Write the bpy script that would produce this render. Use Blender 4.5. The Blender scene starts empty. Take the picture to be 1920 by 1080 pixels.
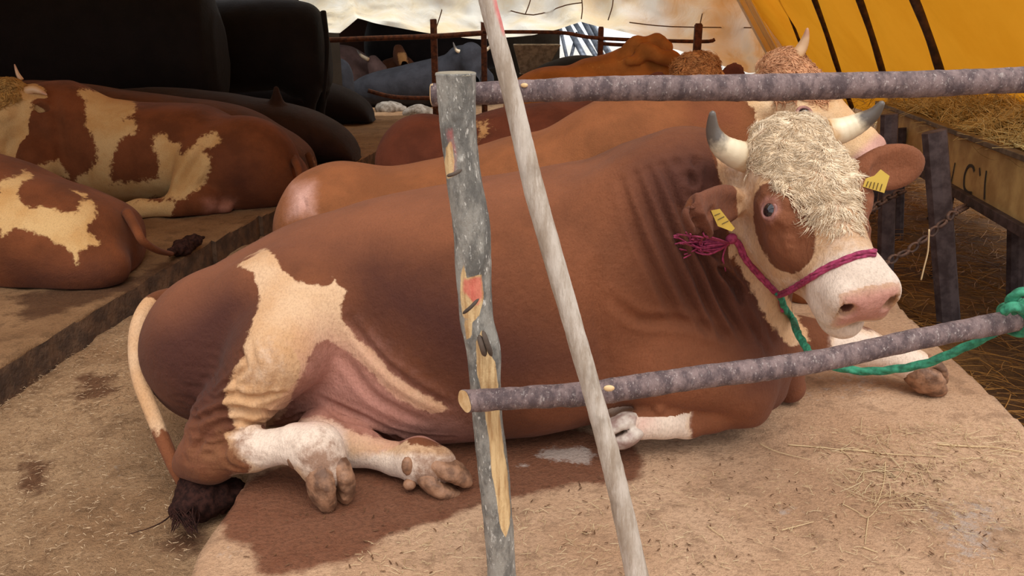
import bpy, bmesh, math, random
import numpy as np
from mathutils import Vector, Matrix
from mathutils.bvhtree import BVHTree
random.seed(7); rng = np.random.default_rng(7)
SC = bpy.context.scene
COL = SC.collection

# ------------------------------------------------------------------ camera, sky, exposure
CAM_H, FOC, PITCH = 1.3, 1500.0, math.atan(495/1500.0)
cam = bpy.data.cameras.new('camera'); camo = bpy.data.objects.new('camera', cam); COL.objects.link(camo)
cam.sensor_width = 36.0; cam.lens = 36.0*FOC/1920.0; cam.clip_end = 500
camo.location = (0, 0, CAM_H); camo.rotation_euler = (math.pi/2-PITCH, 0, 0)
SC.camera = camo
SC.view_settings.view_transform = 'Standard'; SC.view_settings.look = 'None'
SC.view_settings.gamma = 1.0; SC.view_settings.use_curve_mapping = False
SC.view_settings.exposure = 0.32
W = bpy.data.worlds.new('sky'); SC.world = W; W.use_nodes = True
wn = W.node_tree; wn.nodes.clear()
wo = wn.nodes.new('ShaderNodeOutputWorld'); wb = wn.nodes.new('ShaderNodeBackground')
wb.inputs['Color'].default_value = (0.93, 0.96, 1.0, 1); wb.inputs['Strength'].default_value = 1.05
wn.links.new(wb.outputs[0], wo.inputs[0])
sun = bpy.data.lights.new('sun', 'SUN'); suno = bpy.data.objects.new('sun', sun); COL.objects.link(suno)
sun.energy = 1.7; sun.angle = math.radians(40); sun.color = (1.0, 0.96, 0.90)
suno.rotation_euler = (math.radians(26), math.radians(12), 0)     # high soft light from behind the camera

# ------------------------------------------------------------------ helpers: places
def ray(px, py):
    u = (px-960)/FOC; v = (540-py)/FOC
    return np.array([u, math.cos(PITCH)+v*math.sin(PITCH), -math.sin(PITCH)+v*math.cos(PITCH)])
def at(px, py, Y):
    d = ray(px, py); t = Y/d[1]; return np.array([0, 0, CAM_H])+d*t
def G(px, py, z=0.0):
    d = ray(px, py); t = (z-CAM_H)/d[2]; return np.array([0, 0, CAM_H])+d*t
def rm(rpx, px, py, Y):                 # a radius read in pixels -> metres at that place
    return rpx*Y/ray(px, py)[1]/FOC

# ------------------------------------------------------------------ helpers: noise
_perm = rng.permutation(256)
_val = rng.random(256)*2-1
def vnoise(P, scale=1.0, seed=0):
    p = np.asarray(P)*scale+seed*17.31
    i = np.floor(p).astype(int); f = p-i; f = f*f*(3-2*f)
    def h(x, y, z): return _val[_perm[(_perm[(_perm[x & 255]+y) & 255]+z) & 255]]
    r = 0
    for dx in (0, 1):
        for dy in (0, 1):
            for dz in (0, 1):
                w = (f[:, 0] if dx else 1-f[:, 0])*(f[:, 1] if dy else 1-f[:, 1])*(f[:, 2] if dz else 1-f[:, 2])
                r = r+w*h(i[:, 0]+dx, i[:, 1]+dy, i[:, 2]+dz)
    return r
def fbm(P, scale, n=3, seed=0):
    r = 0; a = 1
    for k in range(n): r = r+a*vnoise(P, scale*2**k, seed+k); a *= .5
    return r

# ------------------------------------------------------------------ helpers: objects
def link(name, me, parent=None, mat=None):
    o = bpy.data.objects.new(name, me); COL.objects.link(o)
    if parent: o.parent = parent
    if mat and me is not None: me.materials.append(mat)
    return o
def mesh_from(name, V, F, smooth=True):
    me = bpy.data.meshes.new(name)
    V = np.asarray(V, dtype=np.float32)
    if isinstance(F, np.ndarray) and F.ndim == 2:
        me.vertices.add(len(V)); me.vertices.foreach_set('co', V.ravel())
        n, k = F.shape
        me.loops.add(n*k); me.loops.foreach_set('vertex_index', F.astype(np.int32).ravel())
        me.polygons.add(n); me.polygons.foreach_set('loop_start', np.arange(0, n*k, k, dtype=np.int32))
        me.update(calc_edges=True)
    else:
        me.from_pydata([tuple(map(float, v)) for v in V], [], [tuple(int(i) for i in f) for f in F]); me.update()
    if smooth: me.polygons.foreach_set('use_smooth', np.ones(len(me.polygons), dtype=bool))
    me.update()
    return me
def tag(o, label=None, cat=None, group=None, kind=None):
    if label: o['label'] = label
    if cat: o['category'] = cat
    if group: o['group'] = group
    if kind: o['kind'] = kind
    return o
def empty(name, loc=(0, 0, 0)):
    o = bpy.data.objects.new(name, None); COL.objects.link(o); o.location = tuple(map(float, loc)); o.empty_display_size = .1
    return o
def put(o, parent):                     # parent without moving the world-space mesh
    o.parent = parent; o.matrix_parent_inverse = Matrix.Translation(parent.location).inverted()
    return o
def smooth_path(pts, n=8):
    pts = np.asarray(pts, float); m = len(pts); out = []
    for i in range(m-1):
        p0 = pts[max(i-1, 0)]; p1 = pts[i]; p2 = pts[i+1]; p3 = pts[min(i+2, m-1)]
        for k in range(n):
            t = k/n
            out.append(.5*((2*p1)+(-p0+p2)*t+(2*p0-5*p1+4*p2-p3)*t*t+(-p0+3*p1-3*p2+p3)*t**3))
    out.append(pts[-1]); return np.array(out)
def tube(pts, rad, sides=12, cap=True, flat=None, twist=0):
    pts = np.asarray(pts, float); n = len(pts)
    rad = np.ones(n)*rad if np.isscalar(rad) else np.asarray(rad, float)
    T = np.gradient(pts, axis=0); T /= np.linalg.norm(T, axis=1)[:, None]+1e-12
    up = np.array([0, 0, 1.0]) if abs(T[0][2]) < .9 else np.array([0, 1.0, 0])
    V = []; N = np.cross(T[0], up); N /= np.linalg.norm(N)
    for i in range(n):
        N = N-T[i]*np.dot(N, T[i]); N /= np.linalg.norm(N); B = np.cross(T[i], N)
        for s in range(sides):
            a = 2*math.pi*s/sides+twist*i
            V.append(pts[i]+rad[i]*(N*math.cos(a)+B*math.sin(a)*(flat or 1)))
    F = [(i*sides+s, i*sides+(s+1) % sides, (i+1)*sides+(s+1) % sides, (i+1)*sides+s) for i in range(n-1) for s in range(sides)]
    if cap:
        F.append(tuple(range(sides-1, -1, -1))); F.append(tuple((n-1)*sides+s for s in range(sides)))
    return np.array(V), F
class MB:
    def __init__(s): s.V = []; s.F = []
    def add(s, V, F):
        o = len(s.V); s.V.extend([tuple(v) for v in V]); s.F.extend([tuple(i+o for i in f) for f in F]); return s
    def tube(s, pts, r, sides=8, **k): return s.add(*tube(pts, r, sides, **k))
    def box(s, c, d, rot=None):
        c = np.array(c, float); d = np.array(d, float)/2
        P = np.array([[x, y, z] for x in (-1, 1) for y in (-1, 1) for z in (-1, 1)])*d
        if rot is not None: P = P @ np.array(rot).T
        return s.add(P+c, [(0, 1, 3, 2), (4, 6, 7, 5), (0, 4, 5, 1), (2, 3, 7, 6), (0, 2, 6, 4), (1, 5, 7, 3)])
    def build(s, name, mat, parent=None, smooth=False, bevel=0):
        me = mesh_from(name, s.V, s.F, smooth)
        o = link(name, me, None, mat)
        if parent is not None: put(o, parent)
        if bevel:
            m = o.modifiers.new('b', 'BEVEL'); m.width = bevel; m.segments = 2
        return o

# ------------------------------------------------------------------ helpers: materials
def nm(name):
    m = bpy.data.materials.new(name); m.use_nodes = True; nt = m.node_tree; nt.nodes.clear()
    out = nt.nodes.new('ShaderNodeOutputMaterial'); b = nt.nodes.new('ShaderNodeBsdfPrincipled')
    nt.links.new(b.outputs[0], out.inputs[0]); return m, nt, b, out
def N(nt, t, **k):
    n = nt.nodes.new(t)
    for a, v in k.items():
        if a in n.bl_rna.properties and a != 'inputs': setattr(n, a, v)
    return n
def noise(nt, co, scale, detail=4, rough=.6, vec_scale=None, dist=0):
    n = nt.nodes.new('ShaderNodeTexNoise'); n.inputs['Scale'].default_value = scale; n.inputs['Detail'].default_value = detail
    n.inputs['Roughness'].default_value = rough; n.inputs['Distortion'].default_value = dist
    if vec_scale is not None:
        mp = nt.nodes.new('ShaderNodeMapping'); mp.inputs['Scale'].default_value = vec_scale
        nt.links.new(co, mp.inputs[0]); co = mp.outputs[0]
    nt.links.new(co, n.inputs['Vector']); return n.outputs['Fac']
def mth(nt, op, a, b=None, c=None, clamp=False):
    n = nt.nodes.new('ShaderNodeMath'); n.operation = op; n.use_clamp = clamp
    for i, v in enumerate((a, b, c)):
        if v is None: continue
        if isinstance(v, (int, float)): n.inputs[i].default_value = v
        else: nt.links.new(v, n.inputs[i])
    return n.outputs[0]
def mix(nt, fac, a, b):
    n = nt.nodes.new('ShaderNodeMix'); n.data_type = 'RGBA'
    if isinstance(fac, (int, float)): n.inputs[0].default_value = fac
    else: nt.links.new(fac, n.inputs[0])
    for s, v in ((6, a), (7, b)):
        if isinstance(v, tuple): n.inputs[s].default_value = (*v[:3], 1)
        else: nt.links.new(v, n.inputs[s])
    return n.outputs[2]
def ramp(nt, fac, stops):
    n = nt.nodes.new('ShaderNodeValToRGB'); e = n.color_ramp.elements
    while len(e) < len(stops): e.new(.5)
    for i, (p, c) in enumerate(stops): e[i].position = p; e[i].color = (*c, 1) if isinstance(c, tuple) else (c, c, c, 1)
    nt.links.new(fac, n.inputs[0]); return n.outputs[0]
def step(nt, v, lo, hi):
    n = nt.nodes.new('ShaderNodeMapRange'); n.interpolation_type = 'SMOOTHSTEP'
    n.inputs['From Min'].default_value = lo; n.inputs['From Max'].default_value = hi
    nt.links.new(v, n.inputs['Value']); return n.outputs[0]
def bump(nt, b, h, strength, dist):
    n = nt.nodes.new('ShaderNodeBump'); n.inputs['Strength'].default_value = strength; n.inputs['Distance'].default_value = dist
    nt.links.new(h, n.inputs['Height']); nt.links.new(n.outputs[0], b.inputs['Normal']); return n
def srgb(r, g, b):
    f = lambda c: (c/255/12.92) if c/255 <= .04045 else ((c/255+.055)/1.055)**2.4
    return (f(r), f(g), f(b))
def coords(nt, which='Object'):
    return nt.nodes.new('ShaderNodeTexCoord').outputs[which]
def simple(name, col, rough=.7, col2=None, scale=20, bstr=.3, bdist=.004, metal=0, spec=.5, detail=5, vec=None):
    m, nt, b, out = nm(name); co = coords(nt)
    n = noise(nt, co, scale, detail, .6, vec)
    c = mix(nt, step(nt, n, .35, .65), col, col2 or tuple(x*.6 for x in col))
    nt.links.new(c, b.inputs['Base Color']); b.inputs['Roughness'].default_value = rough; b.inputs['Metallic'].default_value = metal
    b.inputs['Specular IOR Level'].default_value = spec
    n2 = noise(nt, co, scale*4, 5, .6, vec); bump(nt, b, n2, bstr, bdist)
    return m
def attr(nt, name):
    a = nt.nodes.new('ShaderNodeAttribute'); a.attribute_name = name
    s = nt.nodes.new('ShaderNodeSeparateColor'); nt.links.new(a.outputs['Color'], s.inputs[0])
    return s.outputs[0], s.outputs[1], s.outputs[2]
def coat(name, base, cream, dark, pink=srgb(205, 150, 130), fourth=srgb(200, 110, 50), rough=.82, hairvec=(1, 1, 1), fur=.75):
    """hide: base colour plus patch fields stored on the mesh (fa: cream, pink, dark; fb: fourth, dirt, shade of hair)"""
    m, nt, b, out = nm(name); co = coords(nt)
    cr, pk, dk = attr(nt, 'fa'); f4, dirt, pale = attr(nt, 'fb')
    edge = mth(nt, 'ADD', mth(nt, 'MULTIPLY', mth(nt, 'SUBTRACT', noise(nt, co, 38, 5, .7), .5), .5),
               mth(nt, 'MULTIPLY', mth(nt, 'SUBTRACT', noise(nt, co, 14, 3, .6), .5), .3))
    soft = noise(nt, co, 4.5, 4, .6)
    fine = noise(nt, co, 170, 3, .6, hairvec)
    c = mix(nt, step(nt, soft, .35, .68), tuple(x*1.08 for x in base), tuple(x*.68 for x in base))
    c = mix(nt, step(nt, mth(nt, 'ADD', dk, mth(nt, 'MULTIPLY', edge, .4)), .12, .88), c, dark)
    c = mix(nt, mth(nt, 'MULTIPLY', pale, .75), c, tuple(min(1, x*1.7+.015) for x in base))
    crv = mix(nt, step(nt, soft, .35, .7), cream, tuple(x*y for x, y in zip(cream, (.86, .74, .6))))
    c = mix(nt, step(nt, mth(nt, 'ADD', cr, edge), .44, .56), c, crv)
    c = mix(nt, step(nt, mth(nt, 'ADD', f4, edge), .3, .8), c, fourth)
    c = mix(nt, step(nt, mth(nt, 'ADD', pk, mth(nt, 'MULTIPLY', edge, .6)), .1, .9), c, pink)
    dn = noise(nt, co, 24, 6, .7)
    c = mix(nt, mth(nt, 'MULTIPLY', step(nt, mth(nt, 'ADD', dirt, mth(nt, 'SUBTRACT', dn, .5)), .35, .75), .8), c, srgb(124, 80, 52))
    c = mix(nt, mth(nt, 'MULTIPLY', step(nt, fine, .4, .75), .22), c, tuple(x*.45 for x in base))
    spk = step(nt, noise(nt, co, 420, 2, .5), .73, .8)
    c = mix(nt, mth(nt, 'MULTIPLY', spk, .35), c, srgb(205, 165, 130))
    nt.links.new(c, b.inputs['Base Color'])
    b.inputs['Roughness'].default_value = rough; b.inputs['Specular IOR Level'].default_value = .16
    b.inputs['Sheen Weight'].default_value = .04; b.inputs['Sheen Roughness'].default_value = .4
    h = mth(nt, 'ADD', mth(nt, 'MULTIPLY', fine, .5), mth(nt, 'MULTIPLY', noise(nt, co, 30, 6, .7), 1.0))
    bump(nt, b, h, fur, .008)
    return m

# ------------------------------------------------------------------ implicit modelling
def unit(v): v = np.asarray(v, float); return v/np.linalg.norm(v)
class Solid:
    """smooth union of bones, ellipsoids and lofts, turned into one continuous surface"""
    def __init__(s): s.p = []; s.zmin = None
    def cone(s, a, b, ra, rb, k=.05, sub=False, sq=(1, 1, 1)):
        a = np.asarray(a, float); b = np.asarray(b, float); sq = np.asarray(sq, float)
        ab = (b-a)/sq; L2 = max((ab**2).sum(), 1e-9)
        def f(P):
            q = (P-a)/sq; t = np.clip(q@ab/L2, 0, 1)
            return (np.linalg.norm(q-t[:, None]*ab, axis=1)-(ra+(rb-ra)*t))*sq.min()
        s.p.append((f, k, sub)); return s
    def chain(s, pts, rad, k=.05, sq=(1, 1, 1)):
        for i in range(len(pts)-1): s.cone(pts[i], pts[i+1], rad[i], rad[i+1], k, sq=sq)
        return s
    def ell(s, c, r, R=None, k=.05, sub=False):
        c = np.asarray(c, float); r = np.asarray(r, float); R = np.eye(3) if R is None else np.asarray(R, float)
        def f(P):
            q = (P-c)@R/r; k0 = np.linalg.norm(q, axis=1); k1 = np.linalg.norm(q/r, axis=1)+1e-9
            return np.minimum(k0*(k0-1)/k1, 1e3) if True else 0
        def g(P):
            q = (P-c)@R/r; k0 = np.linalg.norm(q, axis=1); k1 = np.linalg.norm(q/r, axis=1)+1e-9
            d = k0*(k0-1)/k1
            return np.where(k0 < .25, -r.min()*.75, d)
        s.p.append((g, k, sub)); return s
    def loft(s, st, n=2.3, k=.05):
        """st rows: x, yc, ztop, zbot, halfwidth"""
        st = np.asarray(sorted(map(tuple, st)), float)
        xs = np.linspace(st[0, 0], st[-1, 0], 240)
        # monotone-ish smooth table
        T = smooth_path(st, 12); o = np.argsort(T[:, 0]); T = T[o]
        tab = [np.interp(xs, T[:, 0], T[:, j]) for j in range(1, 5)]
        ker = np.hanning(11); ker /= ker.sum()
        tab = [np.convolve(np.pad(a, 5, mode='edge'), ker, 'valid') for a in tab]
        def f(P):
            x = np.clip(P[:, 0], xs[0], xs[-1])
            yc, zt, zb, w = [np.interp(x, xs, a) for a in tab]
            b = np.maximum((zt-zb)/2, .01); w = np.maximum(w, .01); zc = (zt+zb)/2
            q = (np.abs((P[:, 1]-yc)/w)**n+np.abs((P[:, 2]-zc)/b)**n)**(1/n)
            d = (q-1)*np.minimum(w, b)
            dx = np.abs(P[:, 0]-x)
            return np.where(dx > 0, np.sqrt(np.maximum(d, 0)**2+dx**2)+np.minimum(d, 0)*0, d)
        s.p.append((f, k, False)); return s
    def evalu(s, P, idx=None):
        d = None
        for i in (range(len(s.p)) if idx is None else idx):
            f, k, sub = s.p[i]; v = f(P)
            if sub:
                if d is None: continue
                v = -v; h = np.maximum(k-np.abs(d-v), 0)/max(k, 1e-6); d = np.maximum(d, v)+h*h*k/4
            elif d is None: d = v
            else: h = np.maximum(k-np.abs(d-v), 0)/max(k, 1e-6); d = np.minimum(d, v)-h*h*k/4
        if d is None: d = np.full(len(P), 1.0)
        if s.zmin is not None: d = np.maximum(d, s.zmin-P[:, 2])
        return d
    def mesh(s, name, xs, ys, zs, B=16):
        nx, ny, nz = len(xs), len(ys), len(zs)
        D = np.empty((nx, ny, nz), np.float32)
        bx = [(i, min(i+B, nx)) for i in range(0, nx, B)]; by = [(i, min(i+B, ny)) for i in range(0, ny, B)]; bz = [(i, min(i+B, nz)) for i in range(0, nz, B)]
        blocks = [(a, b, c) for a in bx for b in by for c in bz]
        C = np.array([[(xs[a[0]]+xs[a[1]-1])/2, (ys[b[0]]+ys[b[1]-1])/2, (zs[c[0]]+zs[c[1]-1])/2] for a, b, c in blocks])
        R = np.array([.5*math.sqrt((xs[a[1]-1]-xs[a[0]])**2+(ys[b[1]-1]-ys[b[0]])**2+(zs[c[1]-1]-zs[c[0]])**2) for a, b, c in blocks])
        dc = s.evalu(C); ind = np.array([f(C) for f, k, sub in s.p])
        hs = np.diff(xs).max()*2
        for bi, (a, b, c) in enumerate(blocks):
            sl = (slice(*a), slice(*b), slice(*c))
            if abs(dc[bi]) > R[bi]*1.25+hs+.03: D[sl] = dc[bi]; continue
            idx = [i for i, (f, k, sub) in enumerate(s.p) if ind[i, bi] < (R[bi]*1.1+k if sub else max(dc[bi], -R[bi])+2.2*R[bi]+k+.03)]
            X, Y, Z = np.meshgrid(xs[sl[0]], ys[sl[1]], zs[sl[2]], indexing='ij')
            D[sl] = s.evalu(np.stack([X.ravel(), Y.ravel(), Z.ravel()], 1), idx).reshape(X.shape)
        V, F = surface_nets(D, xs, ys, zs)
        me = mesh_from(name, V, F)
        return me
def surface_nets(D, xs, ys, zs):
    S = D < 0
    nx, ny, nz = D.shape
    c = np.zeros((nx-1, ny-1, nz-1), np.uint8)
    for dx in (0, 1):
        for dy in (0, 1):
            for dz in (0, 1): c += S[dx:nx-1+dx, dy:ny-1+dy, dz:nz-1+dz]
    act = (c > 0) & (c < 8)
    I, J, K = np.nonzero(act); n = len(I)
    idm = np.full(act.shape, -1, np.int64); idm[I, J, K] = np.arange(n)
    acc = np.zeros((n, 3)); cnt = np.zeros(n)
    cor = [(a, b, d) for a in (0, 1) for b in (0, 1) for d in (0, 1)]
    for a in cor:
        for b in cor:
            if sum(abs(p-q) for p, q in zip(a, b)) != 1 or a > b: continue
            va = D[I+a[0], J+a[1], K+a[2]]; vb = D[I+b[0], J+b[1], K+b[2]]
            m = (va < 0) != (vb < 0); t = np.where(m, va/np.where(m, va-vb, 1), 0)
            for ax in range(3): acc[:, ax] += m*(a[ax]+(b[ax]-a[ax])*t)
            cnt += m
    acc /= cnt[:, None]
    V = np.stack([xs[I]+acc[:, 0]*(xs[I+1]-xs[I]), ys[J]+acc[:, 1]*(ys[J+1]-ys[J]), zs[K]+acc[:, 2]*(zs[K+1]-zs[K])], 1)
    F = []
    def faces(sa, sb, offs):
        m = sa != sb; i, j, k = np.nonzero(m); return i, j, k, sa[m]
    i, j, k, ins = faces(S[:-1, 1:-1, 1:-1], S[1:, 1:-1, 1:-1], None); j = j+1; k = k+1
    q = np.stack([idm[i, j-1, k-1], idm[i, j, k-1], idm[i, j, k], idm[i, j-1, k]], 1); q[~ins] = q[~ins][:, ::-1]; F.append(q)
    i, j, k, ins = faces(S[1:-1, :-1, 1:-1], S[1:-1, 1:, 1:-1], None); i = i+1; k = k+1
    q = np.stack([idm[i-1, j, k-1], idm[i-1, j, k], idm[i, j, k], idm[i, j, k-1]], 1); q[~ins] = q[~ins][:, ::-1]; F.append(q)
    i, j, k, ins = faces(S[1:-1, 1:-1, :-1], S[1:-1, 1:-1, 1:], None); i = i+1; j = j+1
    q = np.stack([idm[i-1, j-1, k], idm[i, j-1, k], idm[i, j, k], idm[i-1, j, k]], 1); q[~ins] = q[~ins][:, ::-1]; F.append(q)
    return V, np.concatenate(F)
def grid(a, b, h, fine=None, hf=None):
    out = [a]
    while out[-1] < b:
        x = out[-1]
        s = h
        if fine and fine[0] <= x <= fine[1]: s = hf
        elif fine and fine[0]-h < x < fine[0]: s = max(hf, min(h, fine[0]-x+1e-6))
        out.append(x+s)
    return np.array(out)
def get_co(me):
    a = np.empty(len(me.vertices)*3, np.float32); me.vertices.foreach_get('co', a); return a.reshape(-1, 3).astype(float)
def get_no(me):
    a = np.empty(len(me.vertices)*3, np.float32); me.vertices.foreach_get('normal', a); return a.reshape(-1, 3).astype(float)
def set_co(me, V): me.vertices.foreach_set('co', V.astype(np.float32).ravel()); me.update()
def smooth_mesh(me, it=2, lam=.5):
    V = get_co(me); n = len(V); e = np.empty(len(me.edges)*2, np.int32); me.edges.foreach_get('vertices', e); e = e.reshape(-1, 2)
    deg = np.bincount(e.ravel(), minlength=n)[:, None]
    for q in range(it):
        for l in (lam, -lam*1.02):
            A = np.zeros_like(V)
            for ax in range(3): A[:, ax] = np.bincount(e[:, 0], V[e[:, 1], ax], n)+np.bincount(e[:, 1], V[e[:, 0], ax], n)
            V = V+l*(A/np.maximum(deg, 1)-V)
    set_co(me, V)
def hit(bvh, px, py, Yd):
    """where the sight line through a traced point meets the hide (falls back to a given depth)"""
    o = Vector((0, 0, CAM_H)); d = Vector(ray(px, py)).normalized()
    r = bvh.ray_cast(o, d, 30)
    return np.array(r[0]) if r[0] is not None else at(px, py, Yd)
def seg_dist(P, A, B):
    ab = B-A; t = np.clip(((P-A)@ab)/max((ab@ab), 1e-12), 0, 1); return np.linalg.norm(P-(A+t[:, None]*ab), axis=1), t
def poly_sd(P2, poly):
    """signed distance (negative inside) to a 2D polygon"""
    poly = np.asarray(poly, float); d = np.full(len(P2), 1e9); ins = np.zeros(len(P2), bool); n = len(poly)
    for i in range(n):
        a = poly[i]; b = poly[(i+1) % n]; ab = b-a
        t = np.clip(((P2-a)@ab)/max(ab@ab, 1e-12), 0, 1); d = np.minimum(d, np.linalg.norm(P2-(a+t[:, None]*ab), axis=1))
        c = (a[1] > P2[:, 1]) != (b[1] > P2[:, 1])
        with np.errstate(divide='ignore', invalid='ignore'):
            xi = a[0]+(P2[:, 1]-a[1])*(b[0]-a[0])/(b[1]-a[1]+1e-15)
        ins ^= c & (P2[:, 0] < xi)
    return np.where(ins, -d, d)
class Hide:
    """patches and folds on a body surface; outlines are laid on the hide and spread through the body's side plane"""
    def __init__(s, me, Yd):
        s.me = me; s.Y = Yd; s.V = get_co(me); s.N = get_no(me)
        s.bvh = BVHTree.FromPolygons([tuple(v) for v in s.V], [tuple(p.vertices) for p in me.polygons])
        s.fa = np.zeros((len(s.V), 4), np.float32); s.fb = np.zeros((len(s.V), 4), np.float32); s.fa[:, 3] = 1; s.fb[:, 3] = 1
    def patch(s, ch, px, soft=.05, amt=1, near=True, mode='max', ycut=None, box=None):
        P3 = np.array([hit(s.bvh, x, y, s.Y) for x, y in px])
        q = smooth_path(np.array([P3[-1]]+list(P3)+[P3[0], P3[1]]), 4)[4:-4] if len(P3) > 7 else P3; P3 = q
        sel = np.ones(len(s.V), bool)
        if near: sel &= s.N[:, 1] < .45
        if ycut: sel &= (s.V[:, 1] > ycut[0]) & (s.V[:, 1] < ycut[1])
        if box: sel &= (s.V[:, 0] > box[0]) & (s.V[:, 0] < box[1]) & (s.V[:, 2] > box[2]) & (s.V[:, 2] < box[3])
        # side plane: seen from the side the body is looked at, at the patch's mean depth
        def side(Q): return np.stack([Q[:, 0]/Q[:, 1], (Q[:, 2]-CAM_H)/Q[:, 1]], 1)*P3[:, 1].mean()
        sd = poly_sd(side(s.V[sel]), side(P3))
        v = np.clip(.5-sd/soft*.5, 0, 1)*amt
        A, c = (s.fa, ch) if ch < 3 else (s.fb, ch-3)
        if mode == 'max': A[sel, c] = np.maximum(A[sel, c], v)
        else: A[sel, c] = A[sel, c]*(1-v)
    def fold(s, px, width, depth, ridge=.5, Yd=None):
        P3 = np.array([hit(s.bvh, x, y, Yd or s.Y) for x, y in px]); P3 = smooth_path(P3, 5)
        lo = P3.min(0)-3*width; hi = P3.max(0)+3*width
        sel = np.nonzero(((s.V > lo) & (s.V < hi)).all(1))[0]
        if not len(sel): return
        Q = s.V[sel]; best = np.full(len(sel), 1e9); tt = np.zeros(len(sel))
        for i in range(len(P3)-1):
            d, t = seg_dist(Q, P3[i], P3[i+1]); m = d < best; best[m] = d[m]; tt[m] = (i+t[m])/(len(P3)-1)
        taper = np.sin(np.clip(tt, .03, .97)*math.pi)**.5
        x = best/width
        disp = (-np.exp(-x*x)+ridge*np.exp(-(x-1.5)**2*1.6))*depth*taper
        s.V[sel] += s.N[sel]*disp[:, None]
    def bulge(s, px, r, amt, Yd=None):
        c = hit(s.bvh, px[0], px[1], Yd or s.Y); d = np.linalg.norm(s.V-c, axis=1)
        s.V += s.N*(amt*np.exp(-(d/r)**2))[:, None]
    def lump(s, amp, scale, seed=1):
        s.V += s.N*(amp*fbm(s.V, scale, 3, seed))[:, None]
    def done(s):
        set_co(s.me, s.V)
        for nme, A in (('fa', s.fa), ('fb', s.fb)):
            a = s.me.attributes.new(nme, 'FLOAT_COLOR', 'POINT'); a.data.foreach_set('color', A.ravel())

# ------------------------------------------------------------------ heads, horns, ears, eyes
class Head:
    """local frame: l to the animal's image-right side, f poll to muzzle, u out of the forehead"""
    def __init__(s, poll, L, F, size=1.0):
        L = unit(L); F = np.asarray(F, float); F = unit(F-L*np.dot(F, L)); U = np.cross(L, F)
        if np.dot(U, (0, -.5, .8)) < 0: U = -U
        s.o = np.asarray(poll, float); s.R = np.stack([L, F, U], 1); s.kv = np.ones(3)*size; s.k = float(s.kv.mean())
    def __call__(s, l, f, u): return s.o+s.R@(np.array([l, f, u])*s.kv)
    def d(s, l, f, u): return s.R@np.array([l, f, u], float)
    def add(s, S, detail=True):
        k = s.k; R = s.R
        def E(l, f, u, a, b, c, kk=.04, sub=False, rot=None):
            S.ell(s(l, f, u), np.array([a, b, c])*s.kv, R if rot is None else R@rot, kk*k, sub)
        def Cn(p, q, ra, rb, kk=.05): S.cone(s(*p), s(*q), ra*k, rb*k, kk*k)
        E(0, .115, -.115, .112, .13, .105)
        E(0, .16, -.062, .108, .19, .058, .05)
        E(0, .02, -.050, .085, .045, .045, .05)
        for q in (-1, 1):
            E(q*.092, .225, -.062, .036, .058, .036, .035)
            E(q*.068, .22, -.165, .046, .14, .095, .05)
            Cn((q*.052, .20, -.22), (q*.026, .42, -.160), .046, .036)
            Cn((q*.086, .275, -.110), (q*.052, .42, -.090), .020, .016, .04)
        Cn((0, .25, -.070), (0, .44, -.055), .066, .046, .05)
        Cn((0, .28, -.12), (0, .43, -.105), .072, .056, .05)
        E(0, .455, -.100, .076, .066, .080, .045)
        E(0, .495, -.075, .060, .040, .044, .03)
        for q in (-1, 1):
            E(q*.046, .490, -.066, .032, .040, .036, .022)
            E(q*.045, .478, -.122, .036, .052, .034, .025)
        E(0, .468, -.182, .052, .060, .036, .018)
        if detail:
            for q in (-1, 1):
                a = q*.6; rot = np.array([[math.cos(a), -math.sin(a), 0], [math.sin(a), math.cos(a), 0], [0, 0, 1]])
                E(q*.047, .522, -.066, .014, .034, .021, .006, True, rot)
            E(0, .490, -.152, .12, .062, .006, .005, True)
    def neck_point(s): return s(0, .12, -.16)
def ear_prims(S, base, tip, face, w, cup=.55):
    """leaf-shaped ear: length base->tip, opening towards face"""
    base = np.asarray(base, float); tip = np.asarray(tip, float); ax = unit(tip-base); L = np.linalg.norm(tip-base)
    n = unit(np.asarray(face, float)-ax*np.dot(face, ax)); b = np.cross(n, ax)
    R = np.stack([ax, b, n], 1); c = base+ax*L*.55
    S.ell(c, (L*.52, w, w*.34), R, .015)
    S.cone(base-ax*.02, base+ax*L*.35, w*.42, w*.5, .04)
    S.ell(c+n*w*.44+ax*L*.0, (L*.36, w*.72, w*.30), R, .015, True)
def horn_mesh(pts, r0, name='horn', rip=.02):
    P = smooth_path(pts, 8); n = len(P); t = np.linspace(0, 1, n)
    rad = r0*(1-t**1.6*.86)*(1+rip*np.sin(t*60)*(1-t)); rad[-1] = r0*.06
    V, F = tube(P, rad, 16)
    me = mesh_from(name, V, F)
    a = me.attributes.new('along', 'FLOAT', 'POINT'); a.data.foreach_set('value', np.repeat(t, 16).astype(np.float32))
    return me
def ring(c, n, r, tr, sx=1, sides=20, ts=8, up=(0, 0, 1)):
    n = unit(n); a = unit(np.cross(up, n)); b = np.cross(n, a); V = []; F = []
    for i in range(sides):
        t = 2*math.pi*i/sides; dv = a*math.cos(t)*sx+b*math.sin(t); cc = c+dv*r
        dv = unit(dv)
        for j in range(ts):
            p = 2*math.pi*j/ts; V.append(cc+(dv*math.cos(p)+n*math.sin(p))*tr)
    for i in range(sides):
        for j in range(ts): F.append((i*ts+j, ((i+1) % sides)*ts+j, ((i+1) % sides)*ts+(j+1) % ts, i*ts+(j+1) % ts))
    return V, F
def ball(c, r, sub=3, sq=(1, 1, 1), R=None):
    bm = bmesh.new(); bmesh.ops.create_icosphere(bm, subdivisions=sub, radius=1)
    V = np.array([v.co[:] for v in bm.verts])*np.array(sq)*r; F = [tuple(v.index for v in f.verts) for f in bm.faces]; bm.free()
    if R is not None: V = V@np.asarray(R).T
    return V+np.asarray(c), F
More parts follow.
